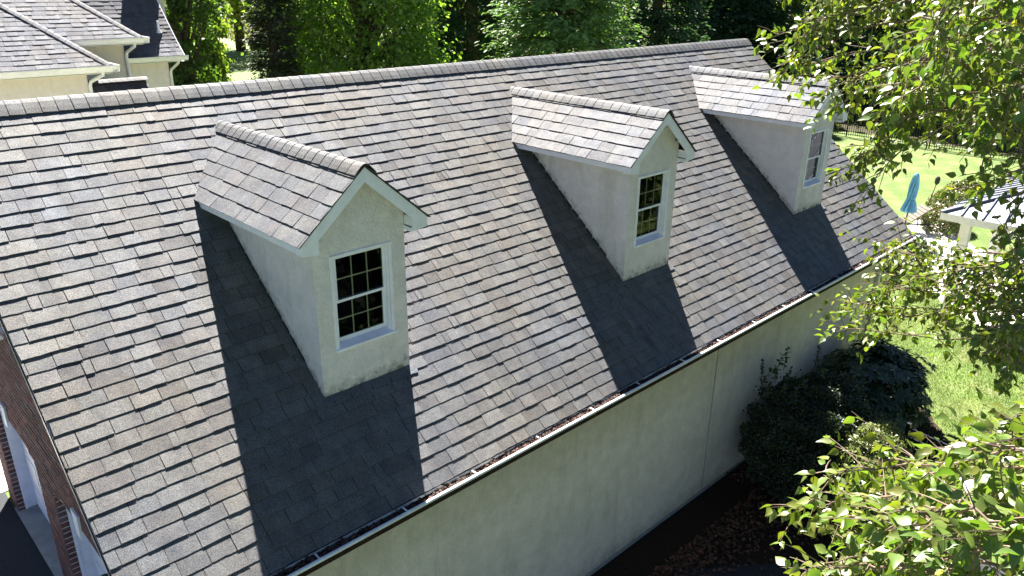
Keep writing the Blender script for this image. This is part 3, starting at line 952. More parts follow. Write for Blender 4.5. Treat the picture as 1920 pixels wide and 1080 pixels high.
# ------------------------------------------------------------------ foliage tools
def norm(a): return a/(np.linalg.norm(a, axis=-1, keepdims=True)+1e-9)
LEAF = np.array([(0, 0, 0), (.30, .22, .05), (.33, .44, .07), (.19, .74, .03), (0, 1.12, -.14), (-.19, .74, .03), (-.33, .44, .07), (-.30, .22, .05), (0, .28, -.01), (0, .62, -.015)])
LEAFF = np.array([(0, 1, 8), (8, 1, 2), (8, 2, 9), (9, 2, 3), (9, 3, 4), (9, 4, 5), (9, 5, 6), (9, 6, 8), (8, 6, 7), (8, 7, 0)])
DIAM = np.array([(0, 0, 0), (.42, .45, .10), (0, 1, 0), (-.42, .45, .10)]); DIAMF = np.array([(0, 1, 2, 3)])
LONG = np.array([(0, 0, 0), (.16, .35, .03), (.13, .8, -.02), (0, 1, -.08), (-.13, .8, -.02), (-.16, .35, .03)]); LONGF = np.array([(0, 1, 2, 3), (0, 3, 4, 5)])
def frames(ydir, nrm):
    y = norm(ydir); x = norm(np.cross(y, nrm)); z = np.cross(x, y); return x, y, z
def scatter(temp, faces, P, ydir, nrm, size):
    x, y, z = frames(ydir, nrm); s = size[:, None, None]
    v = P[:, None, :]+s*(temp[None, :, 0:1]*x[:, None]+temp[None, :, 1:2]*y[:, None]+temp[None, :, 2:3]*z[:, None])
    n, k = len(P), len(temp)
    f = (faces[None]+np.arange(n)[:, None, None]*k).reshape(-1, faces.shape[1])
    return v.reshape(-1, 3), f, len(faces)
def foliage(name, temp, faces, P, ydir, nrm, size, tint, mat, parent, kind="stuff", smooth=False):
    v, f, k = scatter(temp, faces, P, ydir, nrm, size)
    w = WLOC[parent.name] if parent else np.zeros(3)
    return link(name, mesh_np(name, v-w, f, mat, np.repeat(tint, k, 0), smooth), parent, None, kind)
def tints(base, n, rng, var=.18, warm=.1):
    t = np.array(base)[None]*rng.uniform(1-var, 1+var, (n, 1)); t[:, 0] *= rng.uniform(1-warm, 1+warm*2, n)
    return t

# ------------------------------------------------------------------ far trees
def broadleaf(name, label, loc, h, r, base, seed, n=22000, leaf=.17, zc=.5, squash=1.0, clumps=170):
    rng = np.random.default_rng(seed); loc = V3((*loc, GR))
    t = thing(name, loc, label, "tree", "trees behind the garage and lawn")
    tr = MB(); hub = [loc, loc+V3((.1, .1, h*.3)), loc+V3((-.1, .2, h*.7)), loc+V3((0, 0, h*.92))]
    tr.tube(hub, [h*.028, h*.022, h*.012, .02], 8)
    tr.build("trunk", M_BARK, t, smooth=True)
    d = norm(rng.normal(size=(clumps, 3))); d[:, 2] *= squash
    rr = rng.uniform(.45, 1.0, clumps)**.6
    prof_ = np.array([r, r, h*.52])
    C = loc+V3((0, 0, h*zc))+d*rr[:, None]*prof_*rng.uniform(.85, 1.12, (clumps, 1))
    C[:, 2] = np.maximum(C[:, 2], GR+.3)
    lb = MB()
    for c in C[rng.random(clumps) < .35]:
        s = loc+V3((0, 0, max(.8, (c[2]-GR)*.6))); m = (s+c)/2+V3((0, 0, -.1)); lb.tube([s, m, c], [.07, .045, .012], 5)
    lb.build("limb", M_BARK, t, kind="stuff")
    idx = rng.integers(0, clumps, n); cs = rng.uniform(.35, .8, clumps)*r*.30
    P = C[idx]+rng.normal(size=(n, 3))*cs[idx][:, None]*np.array([1, 1, .62])
    P[:, 2] = np.maximum(P[:, 2], GR+.05)
    out = norm(P-(loc+V3((0, 0, h*zc))))
    nrm = norm(out*.7+V3((0, 0, .7))+rng.normal(size=(n, 3))*.75)
    yd = norm(out+V3((0, 0, -.5))+rng.normal(size=(n, 3))*.6)
    ct = rng.uniform(.78, 1.22, clumps)
    tt = tints(base, n, rng)*ct[idx][:, None]
    foliage("crown", DIAM, DIAMF, P, yd, nrm, rng.uniform(.7, 1.3, n)*leaf, tt, M_LEAF_TREE, t)
    return t
def conifer(name, label, loc, h, r, base, seed, n=20000, spray=.30, droop=.25, power=.8):
    rng = np.random.default_rng(seed); loc = V3((*loc, GR))
    t = thing(name, loc, label, "tree", "trees behind the garage and lawn")
    tr = MB(); tr.tube([loc, loc+V3((0, 0, h*.5)), loc+V3((0, 0, h*.99))], [h*.022, h*.014, .01], 8); tr.build("trunk", M_BARK, t, smooth=True)
    nb = int(n/34)
    zf = rng.uniform(0.02, .985, nb)**1.15; az = rng.uniform(0, 2*math.pi, nb)
    Lb = r*(1-zf)**power*rng.uniform(.62, 1.12, nb)+.15
    dirs = np.stack([np.cos(az), np.sin(az), np.full(nb, .10)], 1)
    bi = rng.integers(0, nb, n); u = rng.uniform(.22, 1.0, n)**.7
    P = loc+np.stack([0*zf, 0*zf, zf*h], 1)[bi]+dirs[bi]*(Lb[bi]*u)[:, None]
    P[:, 2] -= droop*Lb[bi]*u*u
    lat = np.cross(dirs[bi], [0, 0, 1.0]); sd = rng.normal(0, .16, n)*Lb[bi]*(1.15-u)+rng.normal(0, .05, n)
    P = P+lat*sd[:, None]+rng.normal(size=(n, 3))*.07
    P[:, 2] = np.maximum(P[:, 2], GR+.05)
    yd = norm(dirs[bi]*.9+lat*np.sign(sd)[:, None]*.7+V3((0, 0, -.35))+rng.normal(size=(n, 3))*.25)
    nrm = norm(V3((0, 0, 1))+dirs[bi]*.4+rng.normal(size=(n, 3))*.45)
    ct = rng.uniform(.75, 1.25, nb)
    foliage("crown", LONG*np.array([1.1, 1, 1]), LONGF, P, yd, nrm, rng.uniform(.6, 1.3, n)*spray, tints(base, n, rng, .2, .08)*ct[bi][:, None], M_NEEDLE, t)
    lb = MB()
    for k in range(0, nb, 6):
        s = loc+V3((0, 0, zf[k]*h)); e = s+dirs[k]*Lb[k]*.9; e[2] -= droop*Lb[k]*.8; lb.tube([s, (s+e)/2+V3((0, 0, .05)), e], [.05, .03, .008], 4)
    lb.build("limb", M_BARK, t, kind="stuff")
    return t
def gxy(px, dist, py=120):
    """ground position seen in image column px at a given horizontal distance"""
    P = unproj(px, py, 10)-CAM; P = P[:2]/np.linalg.norm(P[:2]); return tuple(CAM[:2]+P*dist)
GDARK, GMID, GLITE, GYEL = (.075, .13, .03), (.12, .20, .04), (.17, .23, .05), (.26, .29, .09)
NDARK, NMID, NLITE = (.05, .095, .05), (.08, .15, .06), (.09, .16, .055)
broadleaf("oak_tree", "dark spreading broadleaf tree just right of the house gable", gxy(345, 31), 13, 1.30, GDARK, 101, 26000, .13, .42)
broadleaf("maple_tree", "pale yellow-green sunlit tree in the gap left of the dark cedar", gxy(455, 86), 19, 4.6, GYEL, 102, 20000, .3, .60)
broadleaf("maple_tree", "bright green low tree at far left behind the dark oak", gxy(400, 48), 13, 1.0, GLITE, 109, 14000, .2, .5)
conifer("cedar_tree", "narrow grey-green cedar standing before the bright lawn gap", gxy(516, 31), 11, 1.02, (.09, .105, .06), 103, 26000, .17, .0, .45)
broadleaf("tulip_tree", "big full green broadleaf tree behind the garage ridge, widest of the row", gxy(685, 33), 15, 2.95, (.16, .26, .055), 104, 60000, .16, .36, 1.0, 420)
broadleaf("linden_tree", "mid green tree filling the space behind the cedar and the big broadleaf", gxy(590, 52), 15, 3.0, GMID, 119, 16000, .2, .45)
broadleaf("beech_tree", "shaded blue-green tree between the big broadleaf and the bright spruce", gxy(850, 42), 15, 2.6, (.08, .14, .065), 105, 20000, .18, .45)
conifer("fir_tree", "dark fir wedged behind the left edge of the bright spruce", gxy(885, 40), 16, 3.2, NDARK, 106, 16000, .32)
conifer("spruce_tree", "broad bright green spruce directly above the middle dormer", gxy(1052, 31), 12.5, 4.1, (.15, .25, .08), 107, 60000, .22, .12, .7)
conifer("fir_tree", "dark fir right of the bright spruce, behind the ridge", gxy(1225, 46), 17, 3.6, NDARK, 108, 22000, .32)
conifer("fir_tree", "dark fir behind the right end of the ridge with a bare trunk beside it", gxy(1335, 54), 17, 3.4, NDARK, 110, 20000, .32)
broadleaf("oak_tree", "sunlit green tree peeking above the far end of the ridge", gxy(1480, 66), 15, 5, GLITE, 111, 20000, .2, .5)
conifer("fir_tree", "dark fir just beyond the gable end of the garage roof", gxy(1430, 58), 15, 4.0, NMID, 112, 20000, .30)
conifer("fir_tree", "tall fir behind the garden fence, first past the last dormer", (46.0, 19), 14, 4.2, NDARK, 113, 18000, .36)
conifer("fir_tree", "tall fir behind the garden fence, hidden mostly by birch leaves", (46.8, 11), 14, 4.0, NDARK, 114, 18000, .36)
broadleaf("oak_tree", "dark oak behind the garden fence at the right of the lawn", (47.5, 3.5), 13, 4.2, GDARK, 115, 18000, .2, .45)
conifer("fir_tree", "rightmost tall fir behind the garden fence", (47.5, -4.5), 14, 4.2, NDARK, 116, 16000, .36)
broadleaf("oak_tree", "unseen tree added south of the drive to darken the reflection in the nearest dormer window", (7.9, -12.3), 8, 3.3, (.016, .028, .010), 118, 14000, .2, .5)  # added out of view; near-black leaves keep the near window's reflection dark
broadleaf("maple_tree", "tree on the near lawn that shows only mirrored in the dormer windows", (20.5, -14.2), 9, 4.2, (.04, .07, .018), 117, 14000, .2, .5)
# far-off wood as one mass
rng = np.random.default_rng(77); n = 60000
ang = rng.uniform(-.35, 1.75, n); dd = rng.uniform(58, 85, n); zz = GR+rng.uniform(0, 1, n)**.8*rng.uniform(10, 20, n)
ca = np.floor(ang*34); rr_ = np.random.default_rng(3).uniform(.6, 1.35, 400)
P = np.stack([CAM[0]+np.sin(ang)*dd, CAM[1]+np.cos(ang)*dd, zz], 1)+rng.normal(size=(n, 3))*.5
gap = (np.abs(ang-.47) < .06)
P = P[~gap]; ca = ca[~gap]; n = len(P)
foliage("distant_wood", DIAM, DIAMF, P, rng.normal(size=(n, 3)), norm(rng.normal(size=(n, 3))+V3((0, 0, .8))), rng.uniform(.35, .75, n), tints((.085, .14, .042), n, rng)*rr_[(ca.astype(int) % 400)][:, None], M_LEAF_TREE, None)
bpy.data.objects["distant_wood"]["label"] = "far off wood closing the view behind the single trees"
bpy.data.objects["distant_wood"]["category"] = "wood"

# ------------------------------------------------------------------ bushes
def bush(name, label, c, rad, base, seed, n, leaf, temp=DIAM, faces=DIAMF, whorl=False, mat=None):
    rng = np.random.default_rng(seed); c = V3(c); rad = V3(rad)
    t = thing(name, (c[0], c[1], GR), label, "shrub")
    st = MB()
    for k in range(9):
        d = norm(rng.normal(size=3)); d[2] = abs(d[2])+.3
        e = c+d*rad*.75; st.tube([(c[0]+d[0]*.1, c[1]+d[1]*.1, GR), (V3((c[0], c[1], GR+.3))+e)/2, e], [.025, .016, .005], 5)
    st.build("stem", M_BARK, t)
    if whorl:
        m = n//9; d = norm(rng.normal(size=(m, 3))); d[:, 2] = np.where(d[:, 2] < -.35, -d[:, 2], d[:, 2])
        lump = 1+.13*np.sin(d[:, 0]*7+seed)*np.cos(d[:, 1]*6)+rng.normal(0, .05, m)
        H = c+d*rad*lump[:, None]*rng.uniform(.72, 1.02, (m, 1))
        H = np.repeat(H, 9, 0); ax = np.repeat(norm(d+V3((0, 0, .9))), 9, 0); n = len(H)
        a = np.tile(np.arange(9)*2*math.pi/9, m)+np.repeat(rng.uniform(0, 6, m), 9)
        u = norm(np.cross(ax, V3((.3, .9, .1)))); w = np.cross(ax, u)
        yd = norm(u*np.cos(a)[:, None]+w*np.sin(a)[:, None]+ax*rng.uniform(-.15, .45, (n, 1)))
        P = H; nrm = norm(ax+rng.normal(size=(n, 3))*.15)
        tt = np.repeat(tints(base, m, rng, .2), 9, 0)*rng.uniform(.9, 1.1, (n, 1))
    else:
        d = norm(rng.normal(size=(n, 3))); d[:, 2] = np.where(d[:, 2] < -.6, -d[:, 2], d[:, 2])
        lump = 1+.07*np.sin(d[:, 0]*9+seed)*np.cos(d[:, 1]*8+d[:, 2]*5)+.05*np.sin(d[:, 2]*17+d[:, 0]*13)
        P = c+d*rad*lump[:, None]*(1-np.abs(rng.normal(0, .10, (n, 1))))
        out = rng.random(n) < .02
        P[out] += (d[out]*rng.uniform(.02, .14, (out.sum(), 1)))
        nrm = norm(d+V3((0, 0, .4))+rng.normal(size=(n, 3))*.6); yd = norm(rng.normal(size=(n, 3))+d*.5); tt = tints(base, n, rng, .25)
    P[:, 2] = np.maximum(P[:, 2], GR+.02)
    foliage("foliage", temp, faces, P, yd, nrm, rng.uniform(.7, 1.25, n)*leaf, tt, mat or M_LEAF_BUSH, t)
    return t
bush("holly_bush", "large dark rounded evergreen bush against the garage wall right of the joint", (9.45, -4.62, -5.42), (1.15, .96, 1.02), (.028, .045, .018), 201, 38000, .036)
_h = bpy.data.objects["holly_bush"]
rng = np.random.default_rng(206); sh = MB(); SP = []; SY = []
for k in range(14):
    a = V3((rng.uniform(8.6, 10.3), rng.uniform(-4.6, -3.85), -4.45-rng.uniform(0, .25))); e = a+V3((rng.normal(0, .06), rng.normal(0, .05), rng.uniform(.15, .42)))
    sh.tube([a, e], [.006, .003], 4)
    for q in np.linspace(.1, 1, 14):
        SP.append(a+(e-a)*q); SY.append(norm(np.r_[rng.normal(size=2), .5]))
sh.build("shoot", M_BARK, _h, kind="stuff")
n = len(SP); foliage("shoot_leaves", DIAM, DIAMF, np.array(SP), np.array(SY), rng.normal(size=(n, 3))*.4+V3((0, 0, 1)), rng.uniform(.05, .08, n), tints((.04, .065, .024), n, rng), M_LEAF_BUSH, _h)
bush("rhododendron_bush", "broad rhododendron with long drooping leaves at the far wall corner", (12.0, -4.45, -5.72), (1.35, .85, .95), (.032, .062, .030), 202, 9000, .15, LONG, LONGF, True)
bush("boxwood_bush", "small sunlit light green bush in front of the dark rounded one", (9.15, -5.62, -5.42), (.60, .50, .84), (.15, .18, .06), 203, 11000, .034)
bush("yew_bush", "low dark shrub on the lawn just past the garage corner", (20.6, -1.7, -5.85), (1.1, .7, .55), (.04, .07, .025), 204, 7000, .06)
for i, (x, y, rx, lab) in enumerate(((25.6, -1.15, .8, "pink flowering shrub beside the patio, nearest the pavilion post"), (27.6, -.65, 1.0, "pink flowering shrub behind the pavilion roof corner"), (29.4, -.5, .8, "flowering shrub farthest out on the bright lawn"))):
    t = bush("flower_bush", lab, (x, y, -5.95), (rx, .7, .48), (.13, .15, .05), 210+i, 4500, .07)
    rng = np.random.default_rng(220+i); m = 90
    d = norm(rng.normal(size=(m, 3))); d[:, 2] = abs(d[:, 2]); P = V3((x, y, -5.95))+d*np.array([rx, .7, .48])*1.03
    foliage("flowers", DIAM, DIAMF, P, rng.normal(size=(m, 3)), d+rng.normal(size=(m, 3))*.3, rng.uniform(.035, .06, m), tints((.50, .17, .19), m, rng, .3), M_LEAF_BUSH, t)

# ------------------------------------------------------------------ birches
def birch(name, label, base, trunk_top, prim, seed, leafsz, dens, fill=2, top=99, keep=300):
    rng = np.random.default_rng(seed)
    t = thing(name, base, label, "tree")
    tk = MB(); bp = V3(base)
    tops = []
    for k, tp in enumerate(trunk_top):
        tp = V3(tp); m = (bp+tp)/2+V3(rng.normal(0, .12, 3))
        tk.tube([bp+V3((k*.12, -k*.08, -.05)), bp*.7+tp*.3+V3((k*.1, 0, 0)), m, tp, tp+V3((rng.normal(0, .3), rng.normal(0, .3), 2.2))], [.13, .11, .08, .045, .01], 9); tops.append((m, tp))
    tk.build("trunk", M_BARK, t, smooth=True)
    br = MB(); P = []; Y = []; N = []
    prim = list(prim); base_n = len(prim)
    for q_, (pl, r0, spread) in enumerate(prim[:base_n]*fill):
        if q_ >= base_n and top < q_ % base_n < top+4: continue
        j1 = rng.normal(0, 24, 2); dj = rng.normal(0, .25)
        prim.append(([(x_+j1[0]*.6+rng.normal(0, 14), y_+j1[1]+rng.normal(0, 12), d_+dj) for x_, y_, d_ in pl], r0*.6, spread))
    for pl, r0, spread in prim:
        pts = [unproj(*q) for q in pl]
        # smooth resample
        pts = np.array(pts); seg = []
        for i in range(len(pts)-1):
            for k in range(6):
                a = k/6; p0 = pts[max(i-1, 0)]; p1 = pts[i]; p2 = pts[i+1]; p3 = pts[min(i+2, len(pts)-1)]
                seg.append(.5*((2*p1)+(-p0+p2)*a+(2*p0-5*p1+4*p2-p3)*a*a+(-p0+3*p1-3*p2+p3)*a**3))
        seg.append(pts[-1]); seg = np.array(seg); seg[1:-1] += rng.normal(0, .008, (len(seg)-2, 3))
        root = min((q for pr in tops for q in pr), key=lambda q: np.linalg.norm(q-seg[0]))
        br.tube([root, (root+seg[0])/2+V3((0, 0, .1))]+list(seg), [r0*2.2, r0*1.6]+list(np.linspace(r0, .0022, len(seg))), 6)
        ln = np.r_[0, np.cumsum(np.linalg.norm(np.diff(seg, axis=0), axis=1))]
        ntw = int(ln[-1]*dens)
        for j in range(ntw+1):
            s = ln[-1]*(j+rng.random())/ntw if j < ntw else ln[-1]*.995
            i = min(len(seg)-2, np.searchsorted(ln, s)-1); i = max(i, 0)
            a = (s-ln[i])/(ln[i+1]-ln[i]+1e-9); p = seg[i]*(1-a)+seg[i+1]*a; md = norm(seg[i+1]-seg[i])
            rd = norm(rng.normal(size=3)); tw = norm(md*rng.uniform(.3, .9)+rd*.75+V3((0, 0, -.12)))
            if j == ntw: tw = md
            tl = rng.uniform(.5, 1.25)*spread*(1-.45*s/ln[-1])
            m = max(3, int(tl/.05)); tp = [p]; d = tw
            for k in range(m):
                d = norm(d+V3((0, 0, -.055))+rng.normal(0, .07, 3)); tp.append(tp[-1]+d*tl/m)
            br.tube(tp, list(np.linspace(.0032, .0011, len(tp))), 4)
            for k in range(1, len(tp)):
                for rep in range(2 if rng.random() < .55 else 1):
                    q = tp[k]*(1-rng.random()*.5)+tp[k-1]*0+tp[k]*0; q = tp[k]+(tp[k-1]-tp[k])*rng.random()*.7
                    dd = norm(tp[k]-tp[k-1]); sd = norm(np.cross(dd, rng.normal(size=3)))
                    yv = norm(dd*.5+sd*.8+V3((0, 0, -.38)))
                    pet = q+yv*leafsz*.22
                    P.append(pet); Y.append(yv); N.append(norm(V3((0, 0, 1.0))+rng.normal(size=3)*.55))
    br.build("branch", M_TWIG, t, kind="stuff")
    P, Y, N = map(np.array, (P, Y, N)); n = len(P)
    size = rng.uniform(.62, 1.2, n)*leafsz
    T_ = tints((.125, .17, .03), n, rng, .3, .15)
    yl = rng.random(n) < .02; T_[yl] = np.array((.30, .28, .05))
    q, z = project(P+Y*leafsz*.5); vis = (q[:, 0] > 5) & (q[:, 0] < 1915) & (q[:, 1] > 5) & (q[:, 1] < 1075) & (z > .2)
    score = np.where(vis, size/np.maximum(z, .2), 0); order = np.argsort(-score)[:keep]
    mask = np.ones(n, bool); mask[order] = False
    w = WLOC[t.name]
    variants = [mesh_np("birch_leaf", LEAF*np.array([1, 1, s]), LEAFF, M_LEAF_BIRCH, [c]*len(LEAFF), True) for c, s in (((.11, .17, .03), 1), ((.09, .15, .03), 2), ((.14, .19, .04), -.6), ((.12, .16, .035), 1.6))]
    x, y, zz = frames(Y, N)
    for i in order:
        if score[i] <= 0: continue
        o = bpy.data.objects.new("leaf", variants[i % 4]); COL.objects.link(o); o.parent = t
        m = Matrix.Identity(4)
        for a in range(3): m[a][0], m[a][1], m[a][2], m[a][3] = x[i][a]*size[i], y[i][a]*size[i], zz[i][a]*size[i], P[i][a]-w[a]
        o.matrix_local = m
    foliage("leaves", LEAF, LEAFF, P[mask], Y[mask], N[mask], size[mask], T_[mask], M_LEAF_BIRCH, t, smooth=True)
    print(name, n, "leaves")
    return t
def gp(px, dist):
    x, y = gxy(px, dist, 540); return (x, y, GR)
U1 = [
 ([(2150, 20, 6.0), (1850, 20, 5.7), (1640, 50, 5.5), (1490, 112, 5.3)], .014, .42),
 ([(2150, 120, 6.0), (1850, 110, 5.6), (1660, 130, 5.5), (1560, 165, 5.4)], .013, .42),
 ([(2150, -80, 6.0), (1850, -90, 5.7), (1650, -60, 5.5), (1540, 0, 5.4)], .013, .45),
 ([(2100, 180, 5.8), (1850, 190, 5.5), (1690, 210, 5.5), (1630, 300, 5.5)], .012, .32),
 ([(2100, 60, 5.2), (1900, 60, 5.0), (1780, 100, 5.0), (1700, 180, 5.0)], .012, .42),
 ([(2100, 200, 6.2), (1900, 200, 6.2), (1780, 210, 6.1), (1710, 225, 6.1)], .010, .28),
 ([(2080, -60, 4.6), (1930, -40, 4.4), (1820, 10, 4.3), (1740, 70, 4.3)], .011, .40),
 ([(2100, 120, 4.4), (1980, 130, 4.3), (1900, 170, 4.3), (1850, 240, 4.3)], .010, .34),
 ([(2100, 260, 5.4), (1960, 270, 5.4), (1880, 310, 5.3), (1830, 330, 5.3)], .009, .26),
 ([(2080, 360, 5.2), (1960, 340, 5.1), (1900, 380, 5.1), (1890, 430, 5.1)], .009, .26),
 ([(1750, 180, 5.5), (1680, 240, 5.4), (1650, 280, 5.4), (1600, 325, 5.4)], .006, .12),
 ([(2240, -200, 6.5), (2150, -330, 6.3), (2000, -380, 6.1), (1850, -330, 6.0)], .012, .5),
 ([(2250, -100, 6.5), (2380, -260, 6.6), (2520, -300, 6.7), (2650, -200, 6.8)], .012, .5),
 ([(2250, 100, 6.4), (2400, 60, 6.4), (2560, 120, 6.5), (2680, 260, 6.6)], .012, .5),
 ([(2250, 350, 6.4), (2420, 330, 6.3), (2560, 420, 6.4), (2650, 560, 6.5)], .011, .45),
 ([(2240, 150, 6.2), (2200, 60, 7.0), (2150, 20, 7.8), (2080, 60, 8.4)], .011, .5),
 ([(2120, 520, 6.6), (1900, 500, 6.4), (1760, 490, 6.3), (1665, 468, 6.2)], .010, .30),
 ([(2120, 560, 6.4), (1900, 540, 6.2), (1740, 545, 6.1), (1660, 530, 6.0)], .010, .32),
 ([(2120, 600, 6.2), (1880, 585, 6.0), (1700, 590, 5.9), (1565, 583, 5.8)], .010, .28),
 ([(2080, 640, 5.6), (1950, 620, 5.4), (1880, 640, 5.3), (1870, 700, 5.3)], .009, .24),
 ([(2120, 470, 6.0), (1960, 470, 5.8), (1860, 520, 5.7), (1800, 560, 5.7)], .009, .34),
 ([(2080, 560, 5.2), (1980, 560, 5.1), (1900, 590, 5.0), (1850, 620, 5.0)], .009, .30),
]
birch("birch_tree", "tall birch at the right whose upper boughs hang over the far dormer and lawn", gp(2330, 6.3), [unproj(2250, 250, 6.3), unproj(2240, 620, 6.3), unproj(2330, -100, 6.6)], U1, 301, .053, 22, 3, 7)
U2 = [
 ([(2150, 980, 3.7), (1900, 930, 3.5), (1700, 930, 3.6), (1510, 945, 3.8)], .010, .34),
 ([(2150, 930, 3.9), (1900, 890, 3.8), (1740, 870, 3.9), (1610, 868, 4.0)], .009, .30),
 ([(2100, 1150, 3.2), (1850, 1090, 3.1), (1680, 1060, 3.2), (1540, 1070, 3.4)], .010, .30),
 ([(2100, 1000, 3.0), (1920, 960, 2.9), (1780, 950, 2.9), (1650, 980, 3.1)], .009, .30),
 ([(2100, 1100, 2.7), (1950, 1050, 2.6), (1850, 1030, 2.6), (1730, 1060, 2.8)], .009, .28),
 ([(2080, 880, 3.2), (1950, 850, 3.1), (1860, 850, 3.1), (1760, 890, 3.2)], .009, .28),
 ([(2080, 830, 3.9), (1960, 820, 3.8), (1880, 840, 3.8), (1800, 880, 3.9)], .008, .26),
 ([(2080, 740, 3.3), (1980, 750, 3.3), (1930, 770, 3.3), (1900, 800, 3.3)], .007, .18),
 ([(2100, 1180, 3.6), (1850, 1150, 3.5), (1680, 1110, 3.6), (1600, 1000, 3.7)], .009, .30),
 ([(2100, 1020, 4.2), (1900, 980, 4.1), (1750, 970, 4.1), (1640, 920, 4.1)], .009, .32),
]
birch("birch_tree", "nearer birch with large sunlit leaves filling the lower right corner", gp(2250, 4.0), [unproj(2240, 1000, 3.9), unproj(2240, 820, 3.9)], U2, 302, .054, 23, 2)

# ------------------------------------------------------------------ fences
def picket_fence(name, label, A, B, hgt, step, post_every, r=.009):
    A, B = V3(A), V3(B); d = B-A; ln = np.linalg.norm(d); d /= ln
    t = thing(name, A, label, "fence")
    side = np.cross(d, [0, 0, 1.0])
    def bar(p, q, hw): 
        m = MB(); e = side*hw; u = d*hw
        m.add([p-e-u, p+e-u, p+e+u, p-e+u, q-e-u, q+e-u, q+e+u, q-e+u], BOXF); return m
    for zr_ in (.12, hgt-.18, hgt-.03):
        m = MB(); p = A+V3((0, 0, zr_)); q = B+V3((0, 0, zr_)); e = side*.014; u = V3((0, 0, .016))
        m.add([p-e-u, p+e-u, p+e+u, p-e+u, q-e-u, q+e-u, q+e+u, q-e+u], BOXF); m.build("rail", M_BLACK, t)
    k = 0; s = 0
    pm = None
    while s < ln:
        p = A+d*s
        if k % post_every == 0: bar(p, p+V3((0, 0, hgt+.06)), .028).build("post", M_BLACK, t)
        else: bar(p+V3((0, 0, .04)), p+V3((0, 0, hgt)), r).build("picket", M_BLACK, t)
        s += step; k += 1
picket_fence("garden_fence", "long black metal picket fence along the far edge of the bright lawn", (38.7, 12.0, GR), (39.3, -4.0, GR), 1.35, .11, 18, .011)
picket_fence("garden_fence", "short black metal fence in the shade behind the near birch leaves", (10.55, -5.6, GR), (10.2, -8.6, GR), 1.1, .10, 14, .008)

# ------------------------------------------------------------------ pavilion
pav = thing("pavilion", (20.5, -6.2, GR), "poolside pavilion with grey standing seam metal roof on white posts", "pavilion")
ex, ey, ez = 17.5, -3.35, -3.62
def seamroof():
    x0, x1, y0, y1 = ex, 24.0, -9.2, ey
    cx, cy = (x0+x1)/2, (y0+y1)/2; hh = 1.22; hw = (y1-y0)/2
    r0, r1 = V3((x0+hw, cy, ez+hh)), V3((x1-hw, cy, ez+hh))
    b = MB()
    c = [V3((x0, y0, ez)), V3((x1, y0, ez)), V3((x1, y1, ez)), V3((x0, y1, ez))]
    b.add(c+[r0, r1], [[0, 1, 5, 4], [1, 2, 5], [2, 3, 4, 5], [3, 0, 4]]); rf = b.build("roof", M_METALROOF, pav)
    def seam(p, q, wv=.014, hgt=.032):
        m = MB(); d = norm(q-p); n_ = V3((0, 0, 1)); s_ = norm(np.cross(d, n_))*wv
        m.add([p-s_, p+s_, p+s_+n_*hgt, p-s_+n_*hgt, q-s_, q+s_, q+s_+n_*hgt, q-s_+n_*hgt], BOXF); m.build("seam", M_SEAM, rf)
    for k in range(1, 14):       # left face (towards the garage)
        y = y0+(y1-y0)*k/14; s = min(y-y0, y1-y); seam(V3((x0, y, ez+.003)), V3((x0+s, y, ez+hh*s/hw+.003)))
    for k in range(1, 15):
        x = x0+(x1-x0)*k/15; s = min(x-x0, x1-x, hw)
        seam(V3((x, y1, ez+.003)), V3((x, y1-s, ez+hh*s/hw+.003))); seam(V3((x, y0, ez+.003)), V3((x, y0+s, ez+hh*s/hw+.003)))
    for p, q in ((c[3], r0), (c[0], r0), (c[1], r1), (c[2], r1), (r0, r1)): seam(p+V3((0, 0, .004)), q+V3((0, 0, .004)), .045, .036)
    b = MB(); t_ = .03
    b.box((x0, y0, ez-.16), (x0+t_, y1, ez-.002)); b.box((x1-t_, y0, ez-.16), (x1, y1, ez-.002)); b.box((x0+t_, y1-t_, ez-.16), (x1-t_, y1, ez-.002)); b.box((x0+t_, y0, ez-.16), (x1-t_, y0+t_, ez-.002))
    b.build("fascia", M_WHITE, pav)
    for x, y in ((x0+.45, y1-.45), (x1-.45, y1-.45), (x0+.45, y0+.45), (x1-.45, y0+.45), (x0+3.2, y1-.45)):
        b = MB(); b.box((x-.10, y-.10, GR+.01), (x+.10, y+.10, ez-.16)); b.box((x-.13, y-.13, GR+.01), (x+.13, y+.13, GR+.2)); b.box((x-.13, y-.13, ez-.26), (x+.13, y+.13, ez-.161)); b.build("post", M_WHITE, pav)
seamroof()

# ------------------------------------------------------------------ umbrella, torch, lounger
ux, uy = 23.6, -.62
um = thing("patio_umbrella", (ux, uy, GR), "closed sky-blue patio umbrella standing before the bright lawn", "umbrella")
b = MB(); b.tube([(ux, uy, GR), (ux+.12, uy-.03, GR+1.98)], .020, 8); b.build("pole", M_BLACK, um)
b = MB(); b.tube([(ux, uy, GR), (ux, uy, GR+.09)], [.25, .22], 14); b.build("base", M_BLACK, um)
cz = [(2.30, .03), (2.24, .075), (2.05, .10), (1.80, .115), (1.55, .105), (1.42, .095), (1.25, .14), (1.05, .18), (.98, .17)]
vs = []; n = 20; rg = np.random.default_rng(9)
for z_, r_ in cz:
    for k in range(n):
        a = 2*math.pi*k/n; rr2 = r_*(1+(.30 if k % 2 else -.28)*min(1, (2.3-z_)*1.5))+rg.normal(0, .004)
        vs.append((ux+.05*z_+rr2*math.cos(a+z_*.8), uy-.014*z_+rr2*math.sin(a+z_*.8), GR+z_*.9))
b = MB(); b.add(vs, [[i*n+k, (i+1)*n+k, (i+1)*n+(k+1) % n, i*n+(k+1) % n] for i in range(len(cz)-1) for k in range(n)]+[list(range(n)), [(len(cz)-1)*n+k for k in range(n)][::-1]])
b.build("canopy", M_BLUE, um)
